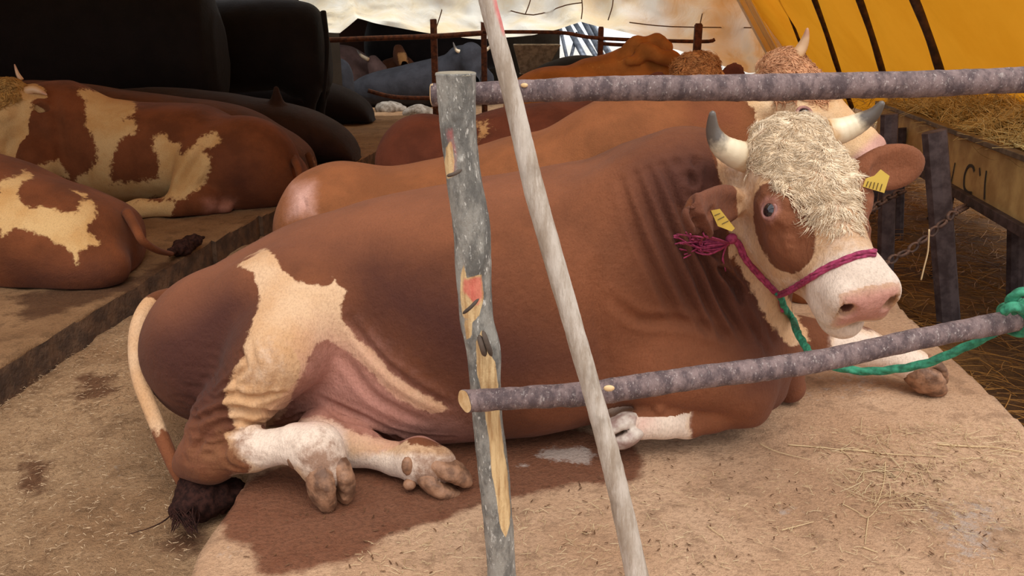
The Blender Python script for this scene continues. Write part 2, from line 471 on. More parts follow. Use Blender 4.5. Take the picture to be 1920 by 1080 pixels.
def m_horn(name, base, tip, band=.55):
    m, nt, b, out = nm(name); a = nt.nodes.new('ShaderNodeAttribute'); a.attribute_name = 'along'
    co = coords(nt); n = noise(nt, co, 30, 4, .6, (1, 1, 1))
    v = mth(nt, 'ADD', a.outputs['Fac'], mth(nt, 'MULTIPLY', mth(nt, 'SUBTRACT', n, .5), .35))
    c = ramp(nt, v, [(0, srgb(205, 160, 110)), (.22, base), (band-.08, base), (band+.12, tip), (1, tip)])
    nt.links.new(c, b.inputs['Base Color']); b.inputs['Roughness'].default_value = .35
    bump(nt, b, noise(nt, co, 60, 4, .6), .3, .003); return m
def m_eye():
    m, nt, b, out = nm('eye_gloss'); co = coords(nt)
    b.inputs['Base Color'].default_value = (.012, .009, .012, 1); b.inputs['Roughness'].default_value = .06
    b.inputs['Specular IOR Level'].default_value = .6; b.inputs['Coat Weight'].default_value = .5
    return m
M_EYE = m_eye()
M_LID = simple('eyelid_skin', srgb(168, 116, 104), .5, srgb(128, 82, 72), 40)
M_HORN = m_horn('horn_pale_dark_tip', srgb(228, 208, 176), srgb(96, 86, 78))
M_HORN2 = m_horn('horn_tan', srgb(205, 165, 125), srgb(190, 140, 110), .7)
M_HOOF = simple('hoof_horn', srgb(160, 116, 86), .6, srgb(98, 66, 46), 24, .5, .006)
M_HOOFD = simple('hoof_dark', srgb(90, 66, 50), .6, srgb(60, 42, 32), 24, .5, .006)
M_SWITCH = simple('tail_brush_hair', srgb(58, 34, 28), .9, srgb(34, 20, 17), 60, spec=.08)
def hair_tufts(name, roots, dirs, nors, length, rad, curl, mat, parent, seg=6, seed=3):
    wave = fbm(roots, 26, 1, seed+9)
    """many separate curved locks, three-sided and tapered"""
    r = np.random.default_rng(seed); n = len(roots); V = []; F = []
    side = np.cross(dirs, nors); side /= np.linalg.norm(side, axis=1)[:, None]+1e-9
    ph = r.random(n)*6.28; ln = length*(.6+.8*r.random(n)); cu = curl*(.5+r.random(n)); sg = np.where(wave+(r.random(n)-.5)*.25 < 0, -1, 1)
    P = []
    for k in range(seg):
        t = k/(seg-1)
        ang = sg*cu*t*2.4+ (r.random(n)-.5)*.15
        p = roots+(dirs*(np.sin(np.abs(ang)+.001)/(cu*2.4+.001))[:, None]*1.0+side*(sg*(1-np.cos(ang))/(cu*2.4+.001))[:, None])*ln[:, None]
        p = p+nors*(ln*.13*np.sin(t*3.0))[:, None]
        P.append(p)
    P = np.array(P)
    for k in range(seg):
        t = k/(seg-1); w = rad*(1-t*.85)
        V.append(P[k]+side*w); V.append(P[k]-side*w); V.append(P[k]+nors*w*1.2)
    V = np.array(V).transpose(1, 0, 2).reshape(-1, 3)
    base = (np.arange(n)*seg*3)[:, None]; fs = []
    for k in range(seg-1):
        for a, b in ((0, 2), (2, 1), (1, 0)): fs.append([k*3+a, k*3+b, k*3+3+b, k*3+3+a])
    F = (base[:, :, None]+np.array(fs)[None]).reshape(-1, 4)
    o = link(name, mesh_from(name, V, F), None, mat); put(o, parent); o['kind'] = 'stuff'; return o
def lock_mat(name, c1, c2):
    m, nt, b, out = nm(name); g = nt.nodes.new('ShaderNodeNewGeometry')
    c = mix(nt, g.outputs['Random Per Island'], c1, c2)
    nt.links.new(c, b.inputs['Base Color']); b.inputs['Roughness'].default_value = .6; b.inputs['Specular IOR Level'].default_value = .3; return m
M_CURL = lock_mat('curly_forehead_hair', srgb(244, 224, 196), srgb(226, 198, 162))
M_CURL2 = lock_mat('curly_tan_hair', srgb(218, 166, 124), srgb(188, 130, 92))
M_CURL4 = lock_mat('curly_yellow_hair', srgb(205, 158, 88), srgb(168, 118, 56))
M_CURL3 = lock_mat('curly_ginger_hair', srgb(222, 156, 92), srgb(178, 112, 60))
def curls_on(me, head, parent, n, mat, lrange=(-.11, .11), frange=(-.05, .42), umin=-.09, length=.045, rad=.0022, seed=3, curl=1.0, name='forehead_hair'):
    V = get_co(me); Nn = get_no(me); L = (V-head.o)@head.R/head.kv; nl = Nn@head.R
    m = (L[:, 0] > lrange[0]) & (L[:, 0] < lrange[1]) & (L[:, 1] > frange[0]) & (L[:, 1] < frange[1]) & (L[:, 2] > umin) & (nl[:, 2] > -.1)
    # the hair thins out towards the nose and leaves the eyes free
    dens = np.clip(1.25-L[:, 1]/frange[1], .0, 1)*np.clip((.125-np.abs(L[:, 0])-np.clip(L[:, 1]-.12, 0, 1)*.3)/.03, 0, 1)
    idx = np.nonzero(m & (dens > .05))[0]
    if len(idx) == 0: return None
    r = np.random.default_rng(seed); p = dens[idx]/dens[idx].sum(); idx = r.choice(idx, n, p=p)
    roots = V[idx]+(r.random((n, 3))-.5)*.006; nors = Nn[idx]
    base = head.d(0, 1, 0)
    sw = fbm(V[idx], 16, 2, seed)*2.6*np.clip(1.2-L[idx, 1]/.3, .15, 1)
    lat = head.d(1, 0, 0); dirs = base[None]*np.cos(sw)[:, None]+lat[None]*(np.sin(sw)+np.sign(L[idx, 0])*.25)[:, None]
    dirs = dirs-nors*(dirs*nors).sum(1)[:, None]; dirs /= np.linalg.norm(dirs, axis=1)[:, None]+1e-9
    return hair_tufts(name, roots-nors*.002, dirs, nors, length*head.k, rad*head.k, curl, mat, parent, seed=seed)
def eyes(head, parent, sides=(-1, 1), r=.023, out=.112, lid=None, me=None):
    for q in sides:
        c = head(q*out, .230, -.058); n = head.d(q*.80, .08, .60)
        if me is not None:          # seat the eyeball in the hide where the socket is
            V = get_co(me); i = np.argmin(np.linalg.norm(V-head(q*.125, .232, -.045), axis=1)); n = unit(get_no(me)[i]*.6+n*.4); c = V[i]-n*r*head.k*.62
        V, F = ball(c, r*head.k, 3); me = mesh_from('eye', V, F); o = link('eye', me, None, M_EYE); put(o, parent)
        V, F = ring(c+n*r*.50*head.k, n, r*.84*head.k, r*.25*head.k, 1.22, up=head.d(0, 0, 1))
        o = link('eyelid', mesh_from('eyelid', V, F), None, lid or M_LID); put(o, parent)

# ------------------------------------------------------------------ the main bull
def hoof(name, parent, c, fwd, up, s=1.0, mat=None, dew=True, rot_split=0):
    """cloven hoof: two claws with a cleft, wedge profile, and two dewclaws"""
    fwd = unit(fwd); up = unit(np.asarray(up, float)-fwd*np.dot(up, fwd)); lat = np.cross(fwd, up); R = np.stack([fwd, lat, up], 1)
    S = Solid()
    for q in (-1, 1):
        a = q*.019*s
        S.ell(c+lat*a+fwd*.0+up*.0, np.array([.050, .026, .042])*s, R, .012*s)
        S.ell(c+lat*a*1.0+fwd*.020*s-up*.012*s, np.array([.046, .024, .030])*s, R, .015*s)
    S.ell(c+fwd*.052*s, np.array([.066, .0055, .07])*s, R, .004*s, True)
    S.ell(c-up*.060*s+fwd*.02*s, np.array([.16, .12, .032])*s, R, .004*s, True)
    lo = c-.13*s; hi = c+.13*s
    me = S.mesh(name, *[np.arange(lo[i], hi[i], .005*s) for i in range(3)])
    V = get_co(me); V += get_no(me)*(.0022*s*fbm(V, 45, 3, 5))[:, None]; set_co(me, V)
    o = link(name, me, None, mat or M_HOOF); put(o, parent)
    return o
def build_main():
    Y0 = 2.60
    base = G(850, 835); root = empty('bull', (base[0], 2.55, 0))
    tag(root, 'large red-brown bull with cream face and magenta rope halter lying nearest the pole fence', 'bull')
    S = Solid(); S.zmin = .002
    H = Head(at(1479, 217, 2.24), (.981, .121, .152), (.189, -.767, -.613), (1.155, 1.10, 1.27))
    def A(px, py, Y=Y0): return at(px, py, Y)
    # trunk: x station px, top py, then bottom z, half width, centre Y
    st = []
    for px, top, zb, w, yc in [(284, 650, .24, .03, 2.66), (292, 612, .17, .12, 2.66), (312, 572, .10, .20, 2.65), (356, 528, .04, .27, 2.64), (433, 481, .0, .33, 2.62),
                               (520, 431, -.02, .36, 2.60), (600, 402, -.02, .36, 2.60), (700, 374, -.03, .385, 2.60), (760, 362, -.03, .41, 2.59), (827, 351, -.03, .43, 2.58),
                               (910, 335, -.03, .44, 2.58), (1027, 315, -.02, .43, 2.58), (1127, 295, .0, .39, 2.58), (1193, 266, .0, .34, 2.58), (1250, 246, .02, .29, 2.58),
                               (1320, 262, .10, .22, 2.56), (1380, 330, .22, .12, 2.54), (1400, 400, .30, .03, 2.54)]:
        t = A(px, top, yc); st.append((t[0], yc, t[2], zb, w))
    S.loft(st, 2.25, .08)
    # rump / near thigh, lying with the leg folded towards the viewer
    R90 = np.eye(3)
    S.ell(A(425, 640, 2.43), (.235, .21, .245), None, .09)
    S.ell(A(388, 664, 2.46), (.185, .20, .20), None, .08)
    S.ell(A(520, 590, 2.36), (.19, .13, .19), None, .08)          # stifle bulk
    S.cone(A(590, 580, 2.30), A(520, 660, 2.20), .085, .10, .08)
    S.cone(A(520, 660, 2.20), A(420, 795, 2.15), .125, .075, .08)  # gaskin
    S.cone(A(420, 790, 2.15), A(378, 850, 2.12), .085, .066, .06)  # hock
    S.cone(A(352, 872, 2.13), A(400, 868, 2.10), .043, .058, .05)
    S.chain([A(395, 856, 2.10), A(470, 846, 2.07), A(550, 834, 2.04)], [.066, .052, .047], .035)
    S.chain([A(560, 832, 2.04), A(590, 842, 2.02), A(604, 868, 2.00)], [.053, .070, .060], .03)   # fetlock
    S.chain([A(600, 850, 2.0), A(612, 885, 1.985)], [.060, .052], .03)
    # far hind cannon and foot, coming out below the belly
    S.chain([A(600, 815, 2.22), A(660, 838, 2.17), A(745, 862, 2.12)], [.075, .052, .040], .04)
    S.chain([A(745, 862, 2.12), A(785, 862, 2.09), A(820, 872, 2.07)], [.042, .062, .058], .03)
    # belly side roll near ground and flank
    S.ell(A(800, 700, 2.38), (.30, .17, .22), None, .10)
    S.ell(A(950, 640, 2.40), (.42, .20, .27), None, .12)
    # shoulder, upper arm, folded near foreleg
    S.ell(A(1215, 480, 2.36), (.24, .13, .30), None, .12)
    S.ell(A(1290, 400, 2.42), (.20, .14, .24), None, .12)
    S.ell(A(1250, 665, 2.32), (.19, .12, .14), None, .09)
    S.cone(A(1235, 695, 2.30), A(1385, 722, 2.30), .115, .095, .06)
    S.ell(A(1402, 735, 2.30), (.082, .085, .105), None, .05)
    S.chain([A(1405, 768, 2.30), A(1330, 782, 2.29), A(1285, 792, 2.27)], [.055, .048, .046], .03)
    S.chain([A(1290, 792, 2.27), A(1245, 790, 2.24), A(1200, 796, 2.22)], [.050, .050, .046], .025)
    S.ell(A(1236, 766, 2.21), (.018, .018, .016), None, .01)
    # chest, dewlap, neck up to the head
    S.ell(A(1370, 620, 2.48), (.15, .20, .26), None, .10)
    S.chain([A(1240, 440, 2.54), A(1310, 410, 2.54), H(0, .06, -.27)], [.30, .25, .13], .07)
    S.chain([A(1300, 540, 2.48), A(1390, 500, 2.46), H(0, .18, -.26)], [.22, .15, .07], .07)
    S.chain([A(1400, 560, 2.42), A(1440, 640, 2.44), A(1425, 720, 2.46)], [.11, .085, .09], .08)
    # far foreleg reaching forward to the right
    S.chain([A(1440, 650, 2.62), A(1480, 725, 2.62)], [.12, .062], .06)
    S.chain([A(1500, 640, 2.70), A(1610, 648, 2.74), A(1690, 672, 2.74)], [.10, .062, .050], .05)
    S.chain([A(1690, 674, 2.74), A(1715, 686, 2.72)], [.056, .058], .03)
    # head
    H.add(S)
    # ears
    eL = (at(1388, 378, H(-.118, .09, -.14)[1]), at(1292, 404, 1.98)); eR = (at(1598, 326, H(.112, .09, -.14)[1]), at(1728, 306, 2.32))
    ear_prims(S, eL[0], eL[1], (.25, -1, .05), .062)
    ear_prims(S, eR[0], eR[1], (-.25, -1, .05), .070)
    lo = A(240, 900, 2.3)[0]
    xs = grid(-1.40, 1.60, .0085, (.54, 1.20), .0050); ys = grid(1.62, 3.12, .009, (1.64, 2.30), .0060); zs = grid(-.03, 1.16, .0085, (.36, 1.10), .0055)
    me = S.mesh('body', xs, ys, zs)
    smooth_mesh(me, 2)
    Hd = Hide(me, Y0)
    # ---- coat colours, plus painted shading under the neck
    Hd.patch(0, [(441, 500), (470, 478), (500, 465), (520, 490), (545, 520), (590, 538), (620, 534), (625, 516), (635, 535), (650, 545), (640, 580), (650, 610), (690, 655), (740, 705), (790, 738), (840, 765), (800, 772), (740, 740), (690, 690), (640, 650), (600, 640), (570, 690), (545, 745), (515, 790), (450, 800), (425, 760), (430, 720), (450, 670), (465, 620), (485, 570), (478, 520), (455, 500)], .04)
    Hd.patch(0, [(428, 812), (500, 795), (600, 785), (670, 815), (790, 835), (880, 850), (890, 930), (700, 940), (440, 900), (470, 880), (440, 850)], .05, ycut=(1.9, 2.26))
    Hd.patch(0, [(380, 842), (410, 855), (440, 890), (400, 900), (370, 870)], .03, .42)
    Hd.patch(0, [(1560, 600), (1700, 640), (1800, 700), (1700, 720), (1560, 700)], .04, box=(1.05, 1.7, -.1, .4))
    Hd.patch(1, [(590, 650), (650, 640), (720, 700), (790, 760), (860, 800), (870, 835), (760, 840), (690, 820), (620, 790), (530, 795), (545, 740)], .16, .85, ycut=(2.1, 2.7))
    Hd.patch(1, [(500, 770), (560, 762), (620, 780), (640, 800), (560, 800), (500, 798)], .04, .6)
    Hd.patch(2, [(270, 600), (330, 560), (420, 520), (480, 560), (470, 620), (440, 700), (420, 760), (360, 790), (300, 740), (262, 680)], .14)
    Hd.patch(2, [(530, 470), (620, 470), (640, 510), (650, 560), (660, 600), (760, 680), (830, 730), (880, 760), (1100, 720), (1110, 640), (1000, 600), (900, 520), (760, 470), (640, 450), (560, 440)], .22, .9)
    Hd.patch(2, [(340, 800), (420, 740), (500, 790), (430, 830), (440, 890), (330, 900)], .08, .6)
    Hd.patch(2, [(1200, 300), (1330, 270), (1380, 330), (1380, 480), (1470, 600), (1480, 760), (1420, 740), (1380, 640), (1250, 560), (1190, 420)], .14, 1.0)
    Hd.patch(5, [(1010, 500), (1180, 420), (1330, 640), (1460, 700), (1460, 810), (1300, 830), (1120, 780), (1100, 640)], .3, .55)
    Hd.patch(5, [(300, 560), (400, 480), (600, 395), (1000, 325), (1100, 330), (900, 400), (600, 450), (480, 470), (380, 520), (310, 580)], .12, .9)
    Hd.patch(5, [(330, 820), (400, 800), (420, 880), (340, 900)], .08, .5)
    Hd.patch(0, [(1140, 750), (1299, 755), (1292, 800), (1300, 835), (1140, 850)], .03, ycut=(2.1, 2.36), box=(0, .62, 0, .16))
    Hd.patch(1, [(1190, 755), (1235, 755), (1230, 800), (1180, 830)], .05, .6, box=(0, .62, 0, .16))
    Hd.patch(3, [(440, 812), (500, 800), (560, 788), (640, 800), (655, 850), (700, 850), (780, 850), (880, 860), (890, 930), (640, 940), (560, 880), (500, 880), (455, 860)], .04, ycut=(1.9, 2.2))
    Hd.patch(3, [(470, 610), (520, 600), (560, 640), (540, 720), (500, 760), (450, 740), (440, 700)], .12, .55)
    Hd.patch(3, [(1140, 750), (1299, 755), (1292, 800), (1300, 835), (1140, 850)], .03, ycut=(2.1, 2.36), box=(0, .62, 0, .16))
    Hd.patch(3, [(1560, 600), (1700, 640), (1800, 700), (1700, 720), (1560, 700)], .04, box=(1.05, 1.7, -.1, .4))
    Hd.patch(2, [(1360, 480), (1420, 520), (1485, 620), (1490, 760), (1400, 740), (1380, 640), (1300, 560)], .1, 1)  # body shading under the neck, painted as a dark patch on the coat
    Hd.patch(4, [(330, 830), (400, 790), (470, 800), (500, 850), (460, 905), (340, 905)], .12, .75, ycut=(1.9, 2.3))
    Hd.patch(4, [(540, 830), (600, 800), (660, 850), (660, 930), (560, 930)], .08, .75, ycut=(1.9, 2.3))
    Hd.patch(4, [(760, 840), (870, 830), (880, 940), (750, 940)], .08, .8, ycut=(1.9, 2.3))
    Hd.patch(4, [(450, 640), (500, 620), (500, 760), (400, 790), (360, 760)], .15, .32)
    V = Hd.V
    Lc = (V-H.o)@H.R/H.kv
    rr = np.random.default_rng(5)
    # face: cream mask with a brown patch round each eye, pink nose
    headsel = (Lc[:, 1] > -.12) & (Lc[:, 1] < .7) & (np.abs(Lc[:, 0]) < .16) & (Lc[:, 2] > -.34)
    cutoff = -.20-Lc[:, 1]*.30
    edge = np.clip(.5+np.minimum(np.minimum((Lc[:, 2]-cutoff)/.05, (.155-np.abs(Lc[:, 0]))/.03), (Lc[:, 1]+.06)/.05)*.5, 0, 1)
    Hd.fa[headsel, 0] = np.maximum(Hd.fa[headsel, 0], edge[headsel])
    Hd.fa[headsel & (edge > .3), 2] *= 0; Hd.fb[headsel & (edge > .3), 2] *= 0
    for q in (-1, 1):
        d = np.sqrt(((Lc[:, 1]-.268)/.088)**2+((Lc[:, 2]+.080)/.066)**2)
        v = np.clip(.5+(1-d)*1.2, 0, 1)*(Lc[:, 0]*q > .035)*headsel
        Hd.fa[:, 0] *= (1-v)
        Hd.fb[:, 2] = np.maximum(Hd.fb[:, 2], v*.8)
    de = np.linalg.norm(Lc-np.array([-.120, .232, -.050]), axis=1); Hd.fa[:, 1] = np.maximum(Hd.fa[:, 1], np.clip(1.2-de/.036, 0, .45)*headsel)
    nose = np.clip(.5+np.minimum(np.minimum((Lc[:, 1]-.505)/.04, (Lc[:, 2]+.118)/.03), (.062-np.abs(Lc[:, 0]))/.03), 0, 1)*.85*(Lc[:, 1] < .7)*headsel
    Hd.fa[:, 1] = np.maximum(Hd.fa[:, 1], nose)
    for q in (-1, 1):
        dn = np.linalg.norm((Lc-np.array([q*.047, .515, -.066]))/np.array([1, 1.6, 1.2]), axis=1); v = np.clip(1.6-dn/.014, 0, 1)*headsel
        NOS = v if q < 0 else np.maximum(NOS, v)
    mth_ = np.clip(1-np.abs(Lc[:, 2]+.152)/.010, 0, 1)*(Lc[:, 1] > .44)*headsel*.7; NOS = np.maximum(NOS, mth_*(np.abs(Lc[:, 0]) < .085))
    Hd.fb[:, 0] = np.maximum(Hd.fb[:, 0], np.clip((Lc[:, 1]-.36)/.08, 0, 1)*headsel*.85*(Hd.fa[:, 1] < .3))
    Hd.patch(5, [(1605, 275), (1690, 268), (1735, 300), (1725, 350), (1620, 395)], .1, .9, box=(.9, 1.4, .7, 1.2))
    Hd.patch(5, [(1290, 335), (1390, 335), (1400, 380), (1380, 440), (1290, 440)], .1, .8, ycut=(1.9, 2.24))
    mz = np.clip((Lc[:, 1]-.40)/.1, 0, 1)*headsel*.12; Hd.fa[:, 1] = np.maximum(Hd.fa[:, 1], mz)
    Hd.fb[:, 0] = np.maximum(Hd.fb[:, 0], Hd.fa[:, 0]*headsel*.45)
    Hd.fa[:, 0] *= 1-NOS; Hd.fa[:, 1] *= 1-NOS; Hd.fb[:, 0] *= 1-NOS; Hd.fa[:, 2] = np.maximum(Hd.fa[:, 2], NOS)
    Hd.patch(0, [(1432, 350), (1455, 342), (1480, 360), (1495, 400), (1500, 440), (1521, 462), (1512, 495), (1485, 508), (1455, 500), (1430, 470), (1420, 420), (1422, 380)], .03, mode='sub', box=(.6, 1.3, .4, 1.2))
    Hd.patch(3, [(1432, 350), (1455, 342), (1480, 360), (1495, 400), (1500, 440), (1521, 462), (1512, 495), (1485, 508), (1455, 500), (1430, 470), (1420, 420), (1422, 380)], .03, mode='sub', box=(.6, 1.3, .4, 1.2))
    # throat latch pale
    Hd.patch(0, [(1375, 470), (1420, 450), (1520, 640), (1480, 650), (1430, 590)], .05, box=(.6, 1.3, .2, .8))
    # ---- folds
    w = .012
    for pts, ww, dd in [
        ([(1190, 330), (1230, 430), (1290, 560), (1330, 620)], .018, .010), ([(1215, 320), (1260, 430), (1320, 560), (1360, 630)], .016, .011),
        ([(1240, 310), (1290, 430), (1350, 560), (1400, 640)], .016, .012), ([(1268, 305), (1300, 400), (1360, 520), (1420, 640)], .015, .012),
        ([(1290, 330), (1310, 420), (1380, 540), (1440, 660)], .015, .012), ([(1165, 340), (1200, 450), (1250, 560), (1270, 610)], .018, .008),
        ([(1330, 470), (1390, 550), (1450, 640)], .014, .010), ([(1305, 300), (1300, 340), (1330, 400)], .014, .010),
        ([(1145, 560), (1200, 600), (1290, 605), (1380, 640)], .02, .008), ([(1120, 500), (1125, 600), (1135, 690)], .025, .008),
        ([(370, 770), (430, 740), (480, 745), (530, 735)], .012, .010), ([(365, 790), (430, 765), (500, 770), (545, 755)], .012, .011),
        ([(372, 815), (430, 790), (480, 795), (530, 780)], .011, .010), ([(440, 830), (470, 815), (520, 805)], .010, .006),
        ([(395, 745), (430, 715), (450, 690)], .010, .007), ([(365, 850), (385, 820), (430, 806)], .012, .009),
        ([(452, 660), (460, 690), (440, 715), (452, 740)], .010, .008), ([(470, 640), (480, 690), (465, 730)], .010, .006),
        ([(500, 650), (520, 700), (500, 745)], .012, .005), ([(420, 840), (430, 870), (460, 880)], .010, .006),
        ([(655, 600), (700, 660), (760, 715), (840, 760)], .020, .010), ([(620, 775), (680, 800), (760, 825), (850, 835)], .014, .010),
        ([(600, 745), (680, 780), (760, 812), (850, 822)], .014, .007), ([(510, 790), (560, 775), (610, 785)], .010, .012),
        ([(505, 800), (560, 788), (620, 796)], .010, .010), ([(640, 660), (700, 740), (800, 790)], .022, .007)]:
        Hd.fold(pts, ww*.95, dd*(1.9 if pts[0][0] > 1100 and pts[0][1] < 500 else 1.25))
    # brow and cheek modelling, lip line
    Hd.lump(.006, 3.0, 2)
    wr = 1-2*np.abs(vnoise(V*np.array([.8, .8, 2.8]), 24, 9))+.4*vnoise(V, 60, 4)     # crinkled skin where the hind leg bends
    dleg = np.exp(-(((V[:, 0]-at(430, 760, 2.15)[0])/.16)**2+((V[:, 2]-at(430, 760, 2.15)[2])/.12)**2))*(V[:, 1] < 2.4)
    Hd.V += Hd.N*(wr*dleg*.0085)[:, None]
    hr = (Lc[:, 1] < .33)*headsel*np.clip(edge*2-1, 0, 1)*np.clip((Lc[:, 2]+.13)/.06, 0, 1)
    Hd.V += Hd.N*(fbm(V, 34, 2, 4)*.006*hr)[:, None]
    Hd.done()
    mat = coat('red_brown_cream_coat', srgb(116, 67, 41), srgb(208, 170, 134), srgb(74, 41, 33), srgb(200, 142, 126), srgb(226, 202, 182), hairvec=(1, 1, .35))
    body = link('body', me, None, mat); put(body, root)
    bv = BVHTree.FromPolygons([tuple(v) for v in Hd.V], [tuple(p.vertices) for p in me.polygons])
    # ---- hooves
    c = at(618, 893, 1.975); hoof('hoof', root, c, (.34, -.35, -.72), (.55, -.75, .30), 1.42)
    c = at(826, 893, 2.05); hoof('hoof', root, c, (.80, -.25, -.45), (.1, -.95, .25), 1.36)
    c = at(1172, 806, 2.20); hoof('hoof', root, c, (-.85, -.25, -.35), (-.1, -.9, .35), 1.12, simple('hoof_white', srgb(205, 190, 175), .5, srgb(150, 120, 110), 18))
    c = at(1735, 701, 2.70); hoof('hoof', root, c, (.88, -.25, -.38), (.25, -.6, .75), 1.45, M_HOOF)
    for px, py, yy, a_, b_ in ((550, 862, 1.985, .018, .028), (570, 880, 1.97, .015, .020), (764, 874, 2.03, .018, .030), (768, 908, 2.03, .020, .018)):
        V_, F_ = ball(at(px, py, yy), 1, 2, (a_, .018, b_)); put(link('dewclaw', mesh_from('dewclaw', V_, F_), None, M_HOOF), root)
    # ---- horns
    h1 = horn_mesh([at(1402, 296, 2.28), at(1378, 288, 2.25), at(1352, 272, 2.23), at(1337, 245, 2.22), at(1336, 208, 2.20)], rm(29, 1370, 280, 2.25))
    put(link('horn', h1, None, M_HORN), root)
    h2 = horn_mesh([at(1552, 250, 2.30), at(1580, 244, 2.30), at(1612, 230, 2.29), at(1638, 213, 2.27), at(1656, 190, 2.25)], rm(27, 1600, 240, 2.3))
    put(link('horn', h2, None, M_HORN), root)
    for q in (-1, 1):
        pass
    eyes(H, root, me=me, r=.0215)
    # pale iris skin spot and tag
    lt = simple('tag_yellow_plastic', srgb(212, 176, 74), .45, srgb(196, 158, 60), 8, .05)
    ink = simple('tag_ink', srgb(110, 84, 30), .6)
    for quad, bars in (([(1333, 395), (1350, 392), (1378, 428), (1372, 434), (1346, 424)], [((1340, 404), (1350, 400)), ((1346, 412), (1358, 406)), ((1354, 420), (1366, 414))]),
                       ([(1624, 335), (1640, 330), (1652, 318), (1668, 330), (1658, 362), (1618, 350)], [((1628, 340), (1624, 350)), ((1634, 341), (1630, 352)), ((1640, 342), (1637, 354)), ((1647, 343), (1643, 356)), ((1654, 345), (1650, 358))])):
        P = [hit(bv, x, y, 2.3) for x, y in quad]; Yt = min(p[1] for p in P)-.004
        Vv = [at(x, y, Yt) for x, y in quad]+[at(x, y, Yt+.002)+np.array([0, .003, 0]) for x, y in quad]; n = len(quad)
        F = [tuple(range(n-1, -1, -1)), tuple(range(n, 2*n))]+[(i, (i+1) % n, n+(i+1) % n, n+i) for i in range(n)]
        t = link('ear_tag', mesh_from('ear_tag', Vv, F, False), None, lt); put(t, root)
        mb = MB()
        for a, b in bars: mb.tube([at(*a, Yt-.001), at(*b, Yt-.001)], .0013, 5)
        k = mb.build('tag_number', ink); k.parent = t; k.matrix_parent_inverse = t.matrix_world.inverted()
        k.matrix_parent_inverse = Matrix.Translation(root.location).inverted() @ Matrix.Identity(4) if False else Matrix.Identity(4)
        k.matrix_parent_inverse = (Matrix.Translation(root.location) @ t.matrix_parent_inverse).inverted()
    # ---- tail with its dark brush
    P = smooth_path([at(318, 556, 2.66), at(285, 568, 2.60), at(262, 606, 2.50), at(256, 660, 2.42), at(264, 715, 2.34), at(286, 775, 2.26), at(308, 830, 2.20), at(330, 880, 2.15), at(350, 915, 2.13)], 8)
    t = np.linspace(0, 1, len(P)); V_, F_ = tube(P, .027*(1-t*.45)+.004, 14)
    me2 = mesh_from('tail', V_, F_)
    h = np.zeros((len(V_), 4), np.float32); h[:, 0] = np.repeat(np.clip((t-.08)/.10, 0, 1)*np.clip((.85-t)/.3, 0, 1), 14); h[:, 3] = 1
    for nme in ('fa', 'fb'):
        a = me2.attributes.new(nme, 'FLOAT_COLOR', 'POINT'); a.data.foreach_set('color', (h if nme == 'fa' else h*np.array([0, 0, 0, 1], np.float32)).ravel().astype(np.float32))
    tail = link('tail', me2, None, mat); put(tail, root)
    e = Solid(); e.zmin = -.118
    e.chain([at(350, 905, 2.13), at(372, 935, 2.09), at(345, 952, 2.06)], [.028, .058, .040], .04); e.ell(at(410, 925, 2.13), (.10, .055, .045), None, .05)
    a0 = at(370, 930, 2.09)
    mb_ = e.mesh('tail_brush', *[np.arange(a0[i]-.26, a0[i]+.26, .008) for i in range(3)])
    V_ = get_co(mb_); V_ += get_no(mb_)*(.006*fbm(V_*np.array([1, 1, .4]), 60, 3, 2))[:, None]; set_co(mb_, V_)
    br = link('tail_brush', mb_, None, M_SWITCH); put(br, tail); br.matrix_parent_inverse = Matrix.Translation(root.location).inverted(); br.parent = root
    br.parent = tail; br.matrix_parent_inverse = (Matrix.Translation(root.location) @ tail.matrix_parent_inverse).inverted()
    mb = MB()
    for k in range(46):
        a = at(random.uniform(318, 372), random.uniform(945, 960), random.uniform(2.03, 2.08)); b = G(a[0]*0+random.uniform(318, 372), random.uniform(975, 1003), -.055)
        mb.tube(smooth_path([a, (a+b)/2+np.array([random.uniform(-.01, .01), 0, .004]), b], 4), [.0022]*8+[.0006], 4)
    a = at(335, 950, 2.04)
    mb.tube(smooth_path([a, G(310, 975, -.05), G(280, 990, -.05), G(240, 1002, -.05)], 5), np.linspace(.003, .0008, 16), 5)
    mb.tube(smooth_path([a, G(352, 985, -.05), G(372, 1000, -.05)], 5), np.linspace(.003, .0008, 11), 5)
    st_ = mb.build('tail_hair', M_SWITCH, None, True); st_.parent = tail; st_.matrix_parent_inverse = br.matrix_parent_inverse.copy(); st_['kind'] = 'stuff'
    curls_on(me, H, root, 15000, M_CURL, frange=(-.04, .36), lrange=(-.112, .112), length=.030, rad=.0013, seed=3, umin=-.085, curl=.85)
    return root, H, bv

